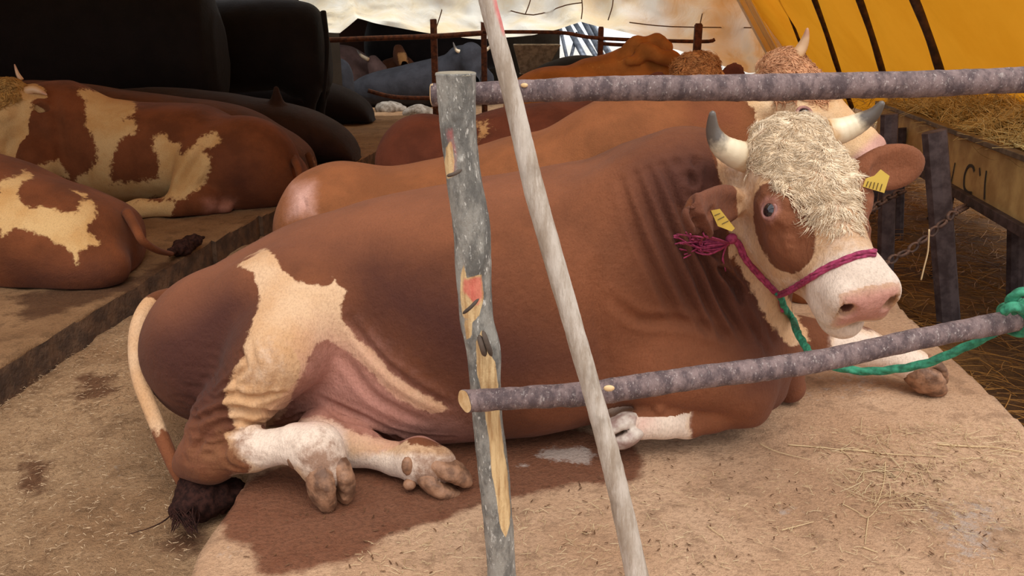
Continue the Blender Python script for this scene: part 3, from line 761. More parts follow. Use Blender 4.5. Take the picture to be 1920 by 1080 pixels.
# ------------------------------------------------------------------ ground
def ground_mat(name, base, base2, wet, pale=srgb(190, 175, 165), grain=1.0, rough=.85):
    m, nt, b, out = nm(name); co = coords(nt)
    w, p, r_ = attr(nt, 'fa')
    big = noise(nt, co, 1.6, 5, .62); mid = noise(nt, co, 9, 6, .68); fine = noise(nt, co, 75, 5, .7); fine2 = noise(nt, co, 210, 3, .6)
    c = mix(nt, step(nt, big, .35, .65), base, base2)
    c = mix(nt, mth(nt, 'MULTIPLY', step(nt, mid, .5, .64), .6), c, tuple(x*.60 for x in base2))
    c = mix(nt, mth(nt, 'MULTIPLY', step(nt, fine, .46, .66), .5), c, tuple(x*.55 for x in base2))
    c = mix(nt, mth(nt, 'MULTIPLY', step(nt, fine2, .6, .72), .5), c, tuple(min(1, x*1.5) for x in base))
    e = mth(nt, 'MULTIPLY', mth(nt, 'SUBTRACT', mid, .5), .5)
    ws = step(nt, mth(nt, 'ADD', w, e), .42, .60)
    wc = mix(nt, step(nt, fine, .4, .65), wet, tuple(x*.7 for x in wet))
    c = mix(nt, mth(nt, 'MULTIPLY', ws, .9), c, wc)
    ps = step(nt, mth(nt, 'ADD', p, mth(nt, 'MULTIPLY', mth(nt, 'SUBTRACT', noise(nt, co, 26, 6, .75), .5), 1.2)), .5, .75)
    c = mix(nt, mth(nt, 'MULTIPLY', ps, .75), c, pale)
    c = mix(nt, mth(nt, 'MULTIPLY', step(nt, mth(nt, 'ADD', r_, e), .4, .65), .75), c, srgb(205, 140, 60))
    nt.links.new(c, b.inputs['Base Color'])
    rr = mth(nt, 'SUBTRACT', rough, mth(nt, 'MULTIPLY', ws, .18)); nt.links.new(rr, b.inputs['Roughness']); b.inputs['Specular IOR Level'].default_value = .25
    h = mth(nt, 'ADD', mth(nt, 'ADD', mth(nt, 'MULTIPLY', mid, 1.2), mth(nt, 'MULTIPLY', fine, .6)), mth(nt, 'MULTIPLY', fine2, .25))
    bump(nt, b, h, .95*grain, .022); return m
def terrain(name, x0, x1, y0, y1, h, zf, mat, fields=(), thick=0.0, inside=None):
    xs = np.arange(x0, x1+h, h); ys = np.arange(y0, y1+h, h); X, Y = np.meshgrid(xs, ys, indexing='ij')
    P = np.stack([X.ravel(), Y.ravel(), np.zeros(X.size)], 1); P[:, 2] = zf(P)
    n, m = X.shape; I, J = np.meshgrid(np.arange(n-1), np.arange(m-1), indexing='ij'); a = (I*m+J).ravel()
    F = np.stack([a, a+m, a+m+1, a+1], 1)
    me = mesh_from(name, P, F)
    A = np.zeros((len(P), 4), np.float32); A[:, 3] = 1
    for ch, poly, soft, amt in fields: A[:, ch] = np.maximum(A[:, ch], np.clip(.5-poly_sd(P[:, :2], poly)/soft*.5, 0, 1)*amt)
    at_ = me.attributes.new('fa', 'FLOAT_COLOR', 'POINT'); at_.data.foreach_set('color', A.ravel())
    return link(name, me, None, mat)
def gp(pts, z=0): return [tuple(G(x, y, z)[:2]) for x, y in pts]
ZA = -.13                                                    # aisle level
M_DIRT = ground_mat('aisle_dirt', srgb(206, 166, 126), srgb(174, 132, 94), srgb(120, 78, 52), srgb(205, 185, 165), 1.5)
M_SLAB = ground_mat('slab_dirt', srgb(212, 172, 138), srgb(190, 148, 114), srgb(118, 66, 42), srgb(190, 172, 160), .9)
M_LEFT = ground_mat('left_platform_dirt', srgb(160, 122, 86), srgb(134, 98, 66), srgb(92, 60, 38), srgb(180, 156, 126), 1.0)
M_SIDE = simple('dark_concrete_side', srgb(104, 76, 54), .9, srgb(66, 46, 32), 10, .8, .015)  # darker brown for the vertical side faces of the slabs
aisle = terrain('floor', -5.0, 1.2, 1.0, 16.0, .03, lambda P: ZA+.016*fbm(P, 3.5, 3, 3)+.007*fbm(P, 16, 2, 8), M_DIRT,
    [(0, gp([(120, 700), (230, 700), (240, 760), (130, 760)], ZA), .12, .75), (0, gp([(0, 820), (130, 840), (120, 930), (0, 950)], ZA), .15, .7), (1, gp([(100, 820), (320, 800), (330, 960), (60, 960)], ZA), .3, .55), (0, gp([(330, 940), (480, 900), (400, 1050), (300, 1080), (230, 1040)], ZA), .12, .62), (0, gp([(250, 560), (420, 500), (300, 640)], ZA), .3, .6)])
tag(aisle, kind='structure')
# raised concrete slab the right-hand row lies on, with a broken left edge
SL = [tuple(G(x, y)[:2]) for x, y in [(352, 1079), (372, 1040), (395, 1000), (428, 960), (452, 918), (470, 870)]]
SR = [tuple(G(x, y)[:2]) for x, y in [(1918, 792), (1760, 650), (1640, 520)]]
e0 = SL[-1]; dl = np.array([.10, 1.0])
outl = [(-.83, .9)]+SL+[(e0[0]+.5, 5.0), (e0[0]+.9, 9.0), (2.7, 9.0), (2.22, 6.0)]+SR[::-1]+[(1.70, 2.0), (1.66, .9)]
outl = [(-.84, .9)]+SL+[(-.74, 4.0), (-.50, 9.0), (2.75, 9.0), (2.30, 6.0)]+SR[::-1]+[(1.69, 2.0), (1.64, .9)]
def slab(name, outline, z0, z1, mat, h=.02, amp=.004, fields=(), edge=.012, seed=1):
    """solid slab: irregular outline, rough top, real sides"""
    P2 = np.array(outline, float); # resample outline with small chips
    pts = []
    for i in range(len(P2)):
        a, b = P2[i], P2[(i+1) % len(P2)]; L = np.linalg.norm(b-a); k = max(1, int(L/.06))
        for j in range(k): pts.append(a+(b-a)*j/k)
    pts = np.array(pts); q = np.c_[pts, np.zeros(len(pts))]
    pts = pts+edge*np.c_[vnoise(q, 6, seed)+.5*vnoise(q, 17, seed+3), vnoise(q, 6, seed+1)]
    x0, y0 = pts.min(0); x1, y1 = pts.max(0)
    xs = np.arange(x0, x1+h, h); ys = np.concatenate([np.arange(y0, min(y1, 4), h), np.arange(min(y1, 4), y1+h*2, h*2.5)]) if y1 > 4 else np.arange(y0, y1+h, h)
    X, Y = np.meshgrid(xs, ys, indexing='ij'); G2 = np.stack([X.ravel(), Y.ravel()], 1); sd = poly_sd(G2, pts)
    # pull cells crossing the outline onto it
    n, m = X.shape; inside = (sd < h*.7).reshape(n, m)
    near = np.abs(sd) < h*.75
    Q = G2.copy()
    if near.any():
        best = np.full(near.sum(), 1e9); cp = np.zeros((near.sum(), 2)); N_ = G2[near]
        for i in range(len(pts)):
            a, b = pts[i], pts[(i+1) % len(pts)]; ab = b-a; t = np.clip(((N_-a)@ab)/max(ab@ab, 1e-9), 0, 1); c = a+t[:, None]*ab; d = np.linalg.norm(N_-c, axis=1)
            w = d < best; best[w] = d[w]; cp[w] = c[w]
        Q[near] = cp
    P = np.c_[Q, np.zeros(len(Q))]; P[:, 2] = z1+amp*fbm(P, 5, 3, seed)*np.clip(-sd/.05, .2, 1)-np.clip(.015+sd, 0, .02)*.5
    I, J = np.meshgrid(np.arange(n-1), np.arange(m-1), indexing='ij'); ok = inside[:-1, :-1] & inside[1:, :-1] & inside[1:, 1:] & inside[:-1, 1:]
    a = (I*m+J)[ok]; F = np.stack([a, a+m, a+m+1, a+1], 1)
    used = np.unique(F); mp = np.full(len(P), -1); mp[used] = np.arange(len(used)); F = mp[F]; P = P[used]
    # skirt
    E = np.concatenate([F[:, [0, 1]], F[:, [1, 2]], F[:, [2, 3]], F[:, [3, 0]]]); key = set(map(tuple, E)); bd = [e for e in map(tuple, E) if (e[1], e[0]) not in key]
    bv = sorted({v for e in bd for v in e}); k0 = len(P); im = {v: k0+i for i, v in enumerate(bv)}
    lowP = P[bv].copy(); lowP[:, 2] = z0; lowP[:, :2] += .01*np.c_[vnoise(lowP, 9, 5), vnoise(lowP, 9, 6)]
    F = np.concatenate([F, np.array([(e[1], e[0], im[e[0]], im[e[1]]) for e in bd])]); P = np.concatenate([P, lowP])
    me = mesh_from(name, P, F)
    A = np.zeros((len(P), 4), np.float32); A[:, 3] = 1
    for ch, poly, soft, amt in fields: A[:, ch] = np.maximum(A[:, ch], np.clip(.5-poly_sd(P[:, :2], poly)/soft*.5, 0, 1)*amt)
    at_ = me.attributes.new('fa', 'FLOAT_COLOR', 'POINT'); at_.data.foreach_set('color', A.ravel())
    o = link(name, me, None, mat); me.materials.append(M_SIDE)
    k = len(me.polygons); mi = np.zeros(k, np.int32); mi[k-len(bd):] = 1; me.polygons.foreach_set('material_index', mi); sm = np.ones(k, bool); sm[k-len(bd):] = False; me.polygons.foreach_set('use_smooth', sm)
    return o
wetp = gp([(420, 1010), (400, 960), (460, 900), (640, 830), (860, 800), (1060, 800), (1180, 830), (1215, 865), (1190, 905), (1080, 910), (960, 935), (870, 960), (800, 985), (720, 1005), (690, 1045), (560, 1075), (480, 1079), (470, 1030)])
pud_reflection = gp([(1010, 838), (1100, 836), (1120, 850), (1110, 875), (1040, 868), (1000, 860)])  # puddle: its light grey reflection is painted on as a pale patch
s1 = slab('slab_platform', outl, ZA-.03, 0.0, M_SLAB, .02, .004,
    [(0, wetp, .10, 1.0), (0, gp([(1440, 700), (1700, 720), (1760, 760), (1480, 800)]), .25, .35), (1, pud_reflection, .05, 1.0), (1, gp([(955, 865), (1000, 862), (1000, 880), (955, 885)]), .05, .8),
     (1, gp([(1700, 930), (1920, 900), (1920, 1079), (1760, 1079)]), .2, .8), (1, gp([(940, 1060), (1150, 1060), (1150, 1079), (940, 1079)]), .2, .7), (1, gp([(1450, 945), (1500, 940), (1510, 965), (1460, 968)]), .05, .8),
     (1, gp([(400, 1010), (450, 1000), (470, 1060), (400, 1070)]), .08, .7), (1, gp([(1400, 760), (1500, 640), (1640, 560), (1760, 680), (1780, 760), (1560, 800)]), .25, .55), (1, gp([(1600, 830), (1920, 820), (1920, 870), (1650, 870)]), .12, .5)])
tag(s1, kind='structure')
# left-hand row's raised platform with its kerb
KE = [G(x, y, .02)[:2] for x, y in [(0, 690), (125, 612), (250, 540), (380, 462), (530, 385)]]
dk = KE[-1]-KE[-2]
LP = [(-8, KE[0][1]-3)]+[tuple(KE[0]-dk*.5*3)]+[tuple(k) for k in KE]+[tuple(KE[-1]+dk*2), tuple(KE[-1]+dk*3.2), (-8, 12)]
LP = [(-8, 1.2), (KE[0][0]-.20, 1.2)]+[tuple(k) for k in KE]+[(KE[-1][0]+.30, 9.0), (KE[-1][0]+.55, 12.0), (-8, 12.0)]
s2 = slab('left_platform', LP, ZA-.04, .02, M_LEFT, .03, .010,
    [(0, gp([(0, 560), (240, 520), (330, 480), (380, 500), (250, 560), (0, 640)]), .2, .75), (1, gp([(180, 530), (300, 500), (280, 540), (180, 560)]), .2, .6)], edge=.03, seed=5)
tag(s2, kind='structure')
# ground beyond and outdoors
far = terrain('ground', -40, 40, 9.5, 60, 1.0, lambda P: P[:, 0]*0+ZA-.03, ground_mat('pale_yard', srgb(222, 216, 206), srgb(204, 198, 188), srgb(150, 140, 130))); tag(far, kind='structure')
near_ = terrain('ground', -9, 9, -6, 1.3, .3, lambda P: P[:, 0]*0+ZA-.02, M_DIRT); tag(near_, kind='structure')
rg = terrain('ground', 1.15, 7, 1.0, 16, .06, lambda P: ZA+.0+.02*fbm(P, 4, 3, 2), ground_mat('trampled_hay_soil', srgb(150, 105, 55), srgb(110, 72, 36), srgb(70, 45, 25), grain=1.6)); tag(rg, kind='structure')

# ------------------------------------------------------------------ tent: yellow tarpaulin roof and walls on timber poles
def tarp_mat(name, c1, c2, trans, scale=1.2, wrinkle=.5, thin=.5):
    m, nt, b, out = nm(name); nt.nodes.remove(b); co = coords(nt)
    n = noise(nt, co, scale, 5, .6); c = mix(nt, step(nt, n, .35, .68), c1, c2)
    d = nt.nodes.new('ShaderNodeBsdfDiffuse'); t = nt.nodes.new('ShaderNodeBsdfTranslucent'); mx = nt.nodes.new('ShaderNodeMixShader')
    nt.links.new(c, d.inputs[0]); tc = mix(nt, .5, c, trans); nt.links.new(tc, t.inputs[0]); mx.inputs[0].default_value = thin
    bp = nt.nodes.new('ShaderNodeBump'); bp.inputs['Strength'].default_value = wrinkle; bp.inputs['Distance'].default_value = .05
    nt.links.new(noise(nt, co, 3, 6, .6, (1, 1, .35), .8), bp.inputs['Height'])
    nt.links.new(bp.outputs[0], d.inputs['Normal']); nt.links.new(bp.outputs[0], t.inputs['Normal'])
    nt.links.new(d.outputs[0], mx.inputs[1]); nt.links.new(t.outputs[0], mx.inputs[2]); nt.links.new(mx.outputs[0], out.inputs[0]); return m
M_YT = tarp_mat('yellow_tarp', srgb(222, 150, 40), srgb(208, 134, 28), srgb(250, 170, 40), thin=.34, wrinkle=.25)
M_RT = tarp_mat('roof_tarp', srgb(214, 170, 96), srgb(190, 146, 80), srgb(240, 180, 90), thin=.16)
M_CT = tarp_mat('cream_tarp', srgb(240, 234, 222), srgb(232, 196, 120), srgb(255, 248, 230), 1.3, .9, .75)
M_POLE = simple('tent_pole_bark', srgb(88, 58, 36), .85, srgb(48, 32, 22), 14, .5, .01)
def sheet(name, fn, nu, nv, mat, thick=.004):
    U, V_ = np.meshgrid(np.linspace(0, 1, nu), np.linspace(0, 1, nv), indexing='ij'); P = fn(U.ravel(), V_.ravel())
    I, J = np.meshgrid(np.arange(nu-1), np.arange(nv-1), indexing='ij'); a = (I*nv+J).ravel(); F = np.stack([a, a+nv, a+nv+1, a+1], 1)
    return link(name, mesh_from(name, P, F), None, mat)
# right slope: foot line runs behind the manger, top line is the ridge
W0 = np.array([3.21, 3.2, .35]); W1 = np.array([4.6, 13.5, .35]); R0 = np.array([1.33, 3.3, 2.95]); R1 = np.array([2.3, 13.5, 2.6])
def rightwall(u, v):
    A = W0+(W1-W0)*u[:, None]; B = R0+(R1-R0)*u[:, None]; P = A+(B-A)*v[:, None]
    P[:, 0] += .015*np.sin(u*60)*np.sin(v*3.14)+.02*fbm(P, 1.2, 2, 3); return P
wr_ = sheet('wall_right', rightwall, 160, 30, M_YT); tag(wr_, kind='structure')
def roof(u, v):
    A = R0+(R1-R0)*.68*u[:, None]; B = np.array([-7.6, 2.0, 2.1])+(np.array([-7.6, 10.2, 2.1])-np.array([-7.6, 2.0, 2.1]))*u[:, None]
    P = A+(B-A)*v[:, None]; P[:, 2] += .5*np.sin(v*3.14)-.06*np.abs(np.sin(u*22))+.03*fbm(P, 1.0, 2, 4); return P
rf = sheet('overhead_sheet', roof, 80, 60, M_RT); tag(rf, kind='structure')
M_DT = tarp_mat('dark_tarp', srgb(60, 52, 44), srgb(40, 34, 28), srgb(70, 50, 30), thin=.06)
def leftwall(u, v):
    P = np.stack([-7.6+0*u, 2.1+u*11.3, -.15+v*2.6], 1); P[:, 0] += .05*np.sin(u*50); return P
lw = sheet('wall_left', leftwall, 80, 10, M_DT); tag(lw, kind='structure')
def backdark(u, v):
    P = np.stack([-7.6+u*4.85, 13.4+0*u, -.15+v*2.8], 1); P[:, 1] += .05*np.sin(u*30); return P
def farback(u, v): return np.stack([-6+u*7.1, 19.2+0*u, -.15+v*4.2], 1)
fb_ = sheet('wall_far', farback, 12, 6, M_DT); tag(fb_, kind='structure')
def shade_roof(u, v): return np.stack([-7.6+u*9.2, 14.2+v*5.2, 2.5+.05*np.sin(u*20)], 1)  # added unseen roof, keeps open-sky light off the cattle in the back pen
shade_rf = sheet('overhead_sheet', shade_roof, 30, 10, M_DT); tag(shade_rf, kind='structure')
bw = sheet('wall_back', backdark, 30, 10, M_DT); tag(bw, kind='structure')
# cream sheet drooping across the back, tied up by cords
hang = [(560, 62), (610, 60), (640, 62), (668, 34), (700, 42), (760, 55), (830, 66), (900, 74), (1000, 66), (1040, 56), (1090, 36), (1130, 52), (1180, 62), (1215, 72), (1260, 88), (1330, 116), (1400, 136), (1450, 136), (1530, 136)]
def cream(u, v):
    x = 560+u*960; yb = np.interp(x, [h[0] for h in hang], [h[1] for h in hang])
    low = np.array([at(a, b, 12.2) for a, b in zip(x, yb)]); top = np.array([at(a, -150, 10.2) for a in x])
    P = low+(top-low)*v[:, None]
    P[:, 2] -= .45*np.sin(v*3.14)*np.clip(1-v, 0, 1)*.5; P[:, 1] -= .5*np.sin(np.clip(v*2, 0, 1)*3.14)*.5*(.7+.3*np.sin(u*55))
    P[:, 1] += .12*np.sin(u*70+2*np.sin(v*4))*(1-v)+.10*fbm(P, 2.2, 3, 6); P[:, 2] += .05*fbm(P, 1.6, 2, 5)*(v > .02); return P
ct = sheet('cream_tarpaulin', cream, 240, 50, M_CT); tag(ct, 'cream tarpaulin sheet drooping across the open back of the shed', 'tarpaulin')
M_CORD = simple('cord_brown', srgb(120, 88, 54), .8)
mb = MB()
for pts in ([(835, -20), (828, 20), (815, 60)], [(1000, -20), (992, 8), (985, 26)], [(1090, 36), (1092, 15), (1090, -10)], [(1150, -10), (1148, 12), (1140, 38)], [(1325, -10), (1318, 20), (1312, 48)], [(940, 15), (1000, 28), (1060, 10), (1092, 5)], [(1180, 42), (1260, 50), (1420, 52)]):
    mb.tube(smooth_path([at(x, y, 11.3) for x, y in pts], 4), .008, 5)
cd = mb.build('tie_cord', M_CORD, None, True); tag(cd, 'brown tie cords running over the cream tarpaulin', 'cord', kind='stuff')
# folded flap joining cream sheet and yellow wall
def flap(u, v):
    P = np.array([at(1370+70*b+30*a, -20+130*b+60*a*0, 9.8+.5*math.sin(a*9)) for a, b in zip(u, v)]); return P
fl = sheet('tarpaulin_flap', flap, 20, 20, M_CT); tag(fl, 'folded cream tarpaulin flap hanging beside the yellow wall', 'tarpaulin')
# leaning poles of the yellow slope, seen as dark diagonals
def wpt(u, v): return rightwall(np.array([u]), np.array([v]))[0]
import itertools
def wall_at(px, py):
    n = np.cross(W1-W0, R0-W0); n /= np.linalg.norm(n); d = ray(px, py); o = np.array([0, 0, CAM_H]); return o+d*(np.dot(W0-o, n)/np.dot(d, n)), n
pl = [(((1482, -30), (1534, 102)), .016, 'thin brown tent pole, first from the cream tarpaulin on the yellow wall'), (((1548, -30), (1600, 128)), .024, 'brown tent pole on the yellow wall, second from the cream tarpaulin'),
      (((1640, -30), (1692, 140)), .025, 'brown tent pole near the middle of the yellow wall'), (((1752, -30), (1812, 142)), .026, 'brown tent pole farthest right on the yellow wall, mottled grey and red')]
for (p1, p2), r_, lab in pl:
    a, n = wall_at(*p1); b, _ = wall_at(*p2); 
    if np.dot(n, np.array([-1, 0, 0])) < 0: n = -n
    d = b-a; a2 = a-d*.9; b2 = b+d*.45; a2 = a2+n*.14; b2 = b2+n*.14
    P = smooth_path([a2+(b2-a2)*t+np.array([0, .02*math.sin(t*9), 0]) for t in np.linspace(0, 1, 8)], 3)
    V_, F_ = tube(P, r_*(1+.08*np.sin(np.linspace(0, 20, len(P)))), 10)
    tag(link('tent_pole', mesh_from('tent_pole', V_, F_), None, M_POLE), lab, 'pole', 'poles of the yellow tent wall')

# ------------------------------------------------------------------ back pen rails and posts
M_RUST = simple('rusty_iron', srgb(112, 62, 36), .8, srgb(66, 36, 24), 22, .4, .004, .2)
def postb(px, top, bot_z, Y, rpx, lab, lean=0, name='iron_post'):
    a = at(px, top, Y); b = a.copy(); b[2] = bot_z; b[0] += lean; r_ = rm(rpx, px, top, Y)
    m = MB(); m.box((a+b)/2, (r_*2, r_*1.6, a[2]-b[2])); V_ = m.V
    m.tube([a+np.array([0, 0, -.02]), a+np.array([0, 0, .012])], r_*.95, 6)
    o = m.build(name, M_RUST, None, False, .006); tag(o, lab, 'post', 'rusty posts of the back pen'); return o
postb(812, 16, ZA-.06, 11.6, 6, 'rusty iron post rising behind the top of the bark-covered fence post')
postb(907, 34, ZA-.06, 11.6, 5.5, 'rusty iron post directly left of the leaning pale pole')
postb(1127, 52, ZA-.06, 9.4, 5, 'dark iron post against the bright white gap')
postb(1310, 46, ZA-.06, 8.4, 7, 'short dark iron post behind the curly ginger head')
postb(609, 60, ZA-.06, 11.2, 4, 'thin rusty post beside the rump of the standing black cow')
for pts, Y, r_, lab in [([(600, 76), (700, 72), (815, 68), (905, 62)], 11.5, .035, 'rusty rail along the back pen, upper left'), ([(905, 60), (1000, 60), (1060, 62), (1127, 72), (1310, 78), (1340, 74)], 9.3, .02, 'thin dark rail crossing the bright gap at the back'),
                    ([(690, 170), (740, 182), (812, 184), (900, 184)], 11.5, .03, 'low sagging rusty rail near the rubble'), ([(1130, 82), (1180, 84), (1230, 76)], 9.4, .02, 'short dark rail below the thin rail in the bright gap')]:
    P = smooth_path([at(x, y, Y) for x, y in pts], 4); V_, F_ = tube(P, r_, 8)
    tag(link('rail', mesh_from('rail', V_, F_), None, M_RUST), lab, 'rail')
# scaffold tubes, concrete trough and outdoors beyond
M_TUBE = simple('galvanised_tube', srgb(170, 178, 190), .35, srgb(120, 126, 138), 12, .1, .002, .7)
for i, (a, b, r_) in enumerate([((1062, 44), (1096, 108), .05), ((1076, 40), (1104, 84), .04), ((1092, 34), (1112, 72), .045), ((1106, 40), (1124, 70), .05), ((1050, 50), (1060, 96), .03), ((1082, 62), (1070, 110), .03)]):
    p = at(*a, 14.0); q = at(*b, 13.6); q2 = q+(q-p)*((q[2]-ZA)/(p[2]-q[2]))
    V_, F_ = tube([p, q2], r_, 10); o = link('scaffold_tube', mesh_from('scaffold_tube', V_, F_), None, M_TUBE)
    tag(o, 'grey metal tube, '+('fifth', 'third', 'second', 'first', 'sixth', 'fourth')[i]+' from the right in the leaning bundle by the bright gap', 'tube', 'leaning metal tubes behind the pen')
M_CONC = simple('old_concrete', srgb(150, 138, 120), .9, srgb(110, 98, 84), 16, .5, .006)
M_STONE = simple('rubble_stone', srgb(170, 160, 148), .9, srgb(120, 108, 95), 14, .7, .02)
def trough():
    S = MB(); Y = 11.0
    tl, tr = at(962, 84, Y), at(1052, 82, Y); z1 = tl[2]; z0 = z1-.38; x0, x1 = tl[0], tr[0]; bx0, bx1 = x0+.10, x1-.22; y0, y1 = Y, Y+.55
    V_ = [(x0, y0, z1), (x1, y0, z1), (x1, y1, z1), (x0, y1, z1), (bx0, y0+.1, z0), (bx1, y0+.1, z0), (bx1, y1-.1, z0), (bx0, y1-.1, z0)]
    t = .05
    V_ += [(x0+t, y0+t, z1), (x1-t, y0+t, z1), (x1-t, y1-t, z1), (x0+t, y1-t, z1), (bx0+t, y0+.15, z0+t), (bx1-t, y0+.15, z0+t), (bx1-t, y1-.15, z0+t), (bx0+t, y1-.15, z0+t)]
    F_ = [(4, 5, 6, 7)[::-1], (0, 1, 5, 4), (1, 2, 6, 5), (2, 3, 7, 6), (3, 0, 4, 7), (0, 8, 9, 1), (1, 9, 10, 2), (2, 10, 11, 3), (3, 11, 8, 0), (8, 12, 13, 9), (9, 13, 14, 10), (10, 14, 15, 11), (11, 15, 12, 8), (12, 15, 14, 13)]
    r = empty('concrete_trough', ((x0+x1)/2, Y+.3, ZA)); tag(r, 'grey concrete feed trough standing before the bright gap', 'trough')
    b = MB(); b.add(V_, F_); b.build('basin', M_CONC, r, False, .012)
    f = MB()
    for xx in (x0+.2, x1-.35): f.box((xx, Y+.28, (z0+ZA-.03)/2), (.12, .35, z0-ZA+.05))
    f.build('plinth', M_CONC, r, False, .01)
trough()
def stone(px, py, rx, ry, Y=None, lab='', z=None):
    c = G(px, py, ZA+.12); c[2] = ZA; S = Solid(); k = np.linalg.norm(c-np.array([0, 0, CAM_H]))/FOC
    r0 = rx*k; rz = ry*k*1.1
    cc = c+np.array([0, 0, rz*.6])
    for j in range(4): S.ell(cc+rng.normal(size=3)*np.array([r0*.25, r0*.15, rz*.15]), (r0*.75, r0*.5, rz*.85), None, .05)
    me = S.mesh('stone', *[np.arange(cc[i]-r0*1.6, cc[i]+r0*1.6, r0/9) for i in range(3)])
    V_ = get_co(me); V_ += get_no(me)*(r0*.12*fbm(V_, 1.6/r0, 3, int(px)))[:, None]; set_co(me, V_)
    tag(link('stone', me, None, M_STONE), lab, 'stone', 'rubble stones at the back pen')
stone(733, 196, 30, 11, lab='grey rubble stone left of the bark-covered post, left one of two')
stone(786, 206, 28, 12, lab='grey rubble stone beside the bark-covered post, right one of two')

MAIN, HM, BVM = build_main()

# ------------------------------------------------------------------ front fence of rough poles
def bark_mat(name, c1, c2, c3, vec, lich=.6):
    m, nt, b, out = nm(name); co = coords(nt)
    cr, pk, rd = attr(nt, 'fa')
    n = noise(nt, co, 26, 6, .7, vec); n2 = noise(nt, co, 70, 5, .7, vec); n3 = noise(nt, co, 11, 4, .6)
    c = mix(nt, step(nt, n, .38, .62), c1, c2)
    c = mix(nt, mth(nt, 'MULTIPLY', step(nt, n2, .58, .70), lich), c, c3)
    c = mix(nt, mth(nt, 'MULTIPLY', step(nt, n3, .55, .75), .35), c, tuple(x*.5 for x in c2))
    c = mix(nt, mth(nt, 'MULTIPLY', step(nt, noise(nt, co, 130, 4, .6, vec), .60, .68), lich), c, tuple(min(1, x*1.25) for x in c3))
    e = mth(nt, 'MULTIPLY', mth(nt, 'SUBTRACT', n, .5), .5)
    wood = mix(nt, step(nt, noise(nt, co, 30, 5, .6, (3, 3, .25)), .4, .65), srgb(220, 186, 136), srgb(178, 138, 92))
    c = mix(nt, step(nt, mth(nt, 'ADD', cr, e), .45, .55), c, wood)
    c = mix(nt, mth(nt, 'MULTIPLY', step(nt, mth(nt, 'ADD', rd, e), .4, .6), .7), c, srgb(214, 84, 84))
    nt.links.new(c, b.inputs['Base Color']); b.inputs['Roughness'].default_value = .75; b.inputs['Specular IOR Level'].default_value = .3
    bump(nt, b, mth(nt, 'ADD', n2, n), .8, .006); return m
def pole(name, pts, rads, mat, seg=10, sides=40, rough=.05, knots=(), seed=1, sq=None, label=None, cat='pole', marks=(), cut=None, group=None):
    """rough round wood: fine tube with lumps, knots and carved flats; marks = (channel, centre, radius, amount) in 3D"""
    P = smooth_path(pts, seg); rr = np.interp(np.linspace(0, 1, len(P)), np.linspace(0, 1, len(rads)), rads)
    # refine along length
    tt = np.linspace(0, 1, len(P)); t2 = np.linspace(0, 1, int(np.linalg.norm(np.diff(P, axis=0), axis=1).sum()/.008)); P = np.stack([np.interp(t2, tt, P[:, i]) for i in range(3)], 1); rr = np.interp(t2, tt, rr)
    V_, F_ = tube(P, rr, sides, cap=False)
    C_ = np.repeat(P, sides, 0); D = V_-C_; r_ = np.linalg.norm(D, axis=1)[:, None]; Nn = D/r_
    k = 1/rr.mean()
    f = 1+rough*fbm(V_*np.array([1, 1, .5]), .9*k, 4, seed)+rough*.35*fbm(V_, 4*k, 2, seed+5)
    A = np.zeros((len(V_), 4), np.float32); A[:, 3] = 1
    for c, rad, h in knots:
        d = np.linalg.norm(V_-c, axis=1); f += h*np.exp(-(d/rad)**2)
    for ch, poly, soft, amt, carve in marks:     # outlines on the camera-side face of the wood
        Yc = P[:, 1].mean(); q = np.stack([V_[:, 0], V_[:, 2]], 1); sd = poly_sd(q, poly)
        m_ = np.clip(.5-sd/soft*.5, 0, 1)*(Nn[:, 1] < .15); A[:, ch] = np.maximum(A[:, ch], m_*amt); f -= carve*m_
    V2 = C_+D*f[:, None]
    if cut is not None:                     # the left end is sawn at a slant
        T = unit(P[6]-P[0]); c = unit(cut); r0 = rr[0]
        for k in range(len(P)):
            w = 1-np.linalg.norm(P[k]-P[0])/(4*r0)
            if w <= 0: break
            sl = slice(k*sides, (k+1)*sides); D2 = V2[sl]-P[k]; s_ = -(D2@c)/np.dot(T, c); V2[sl] += T*(s_*w)[:, None]
    n = len(V2); F_ = list(F_)
    V2 = np.concatenate([V2, [P[0], P[-1]]]); A = np.concatenate([A, [[0, 0, 0, 1]]*2]); L = len(P)
    # end cut faces
    for s in range(sides):
        F_.append((n, (s+1) % sides, s)); F_.append((n+1, (L-1)*sides+s, (L-1)*sides+(s+1) % sides))
    me = mesh_from(name, V2, F_)
    a_ = me.attributes.new('fa', 'FLOAT_COLOR', 'POINT'); a_.data.foreach_set('color', A.astype(np.float32).ravel())
    return me, P, rr
def cutface(c, n, r, parent, name='cut_end', slant=None):
    n = unit(n); a = unit(np.cross(n, [.1, .2, 1])); b = np.cross(n, a); V_ = []; F_ = []
    for k, (rr, dz) in enumerate([(0, .003), (.45, .003), (.8, .0025), (.97, .001), (1.0, -.004)]):
        for s in range(28):
            t = 2*math.pi*s/28; w = 1+.04*math.sin(3*t+1)+.03*math.sin(5*t); V_.append(c+n*dz+(a*math.cos(t)+b*math.sin(t))*r*rr*w)
    if slant is not None:
        sn = unit(slant); V_ = [v-n*(np.dot(v-c, sn)/np.dot(n, sn))+sn*.0015 for v in V_]
    for k in range(4):
        for s in range(28): F_.append((k*28+s, k*28+(s+1) % 28, (k+1)*28+(s+1) % 28, (k+1)*28+s))
    o = link(name, mesh_from(name, V_, F_), None, M_CUT); put(o, parent); o['label'] = 'pale sawn end'; return o
M_CUT = simple('sawn_wood', srgb(224, 188, 138), .7, srgb(196, 152, 100), 40, .3, .002)
M_BARK1 = bark_mat('grey_bark_lichen', srgb(150, 144, 134), srgb(102, 98, 92), srgb(212, 206, 196), (1, 1, .4), .6)
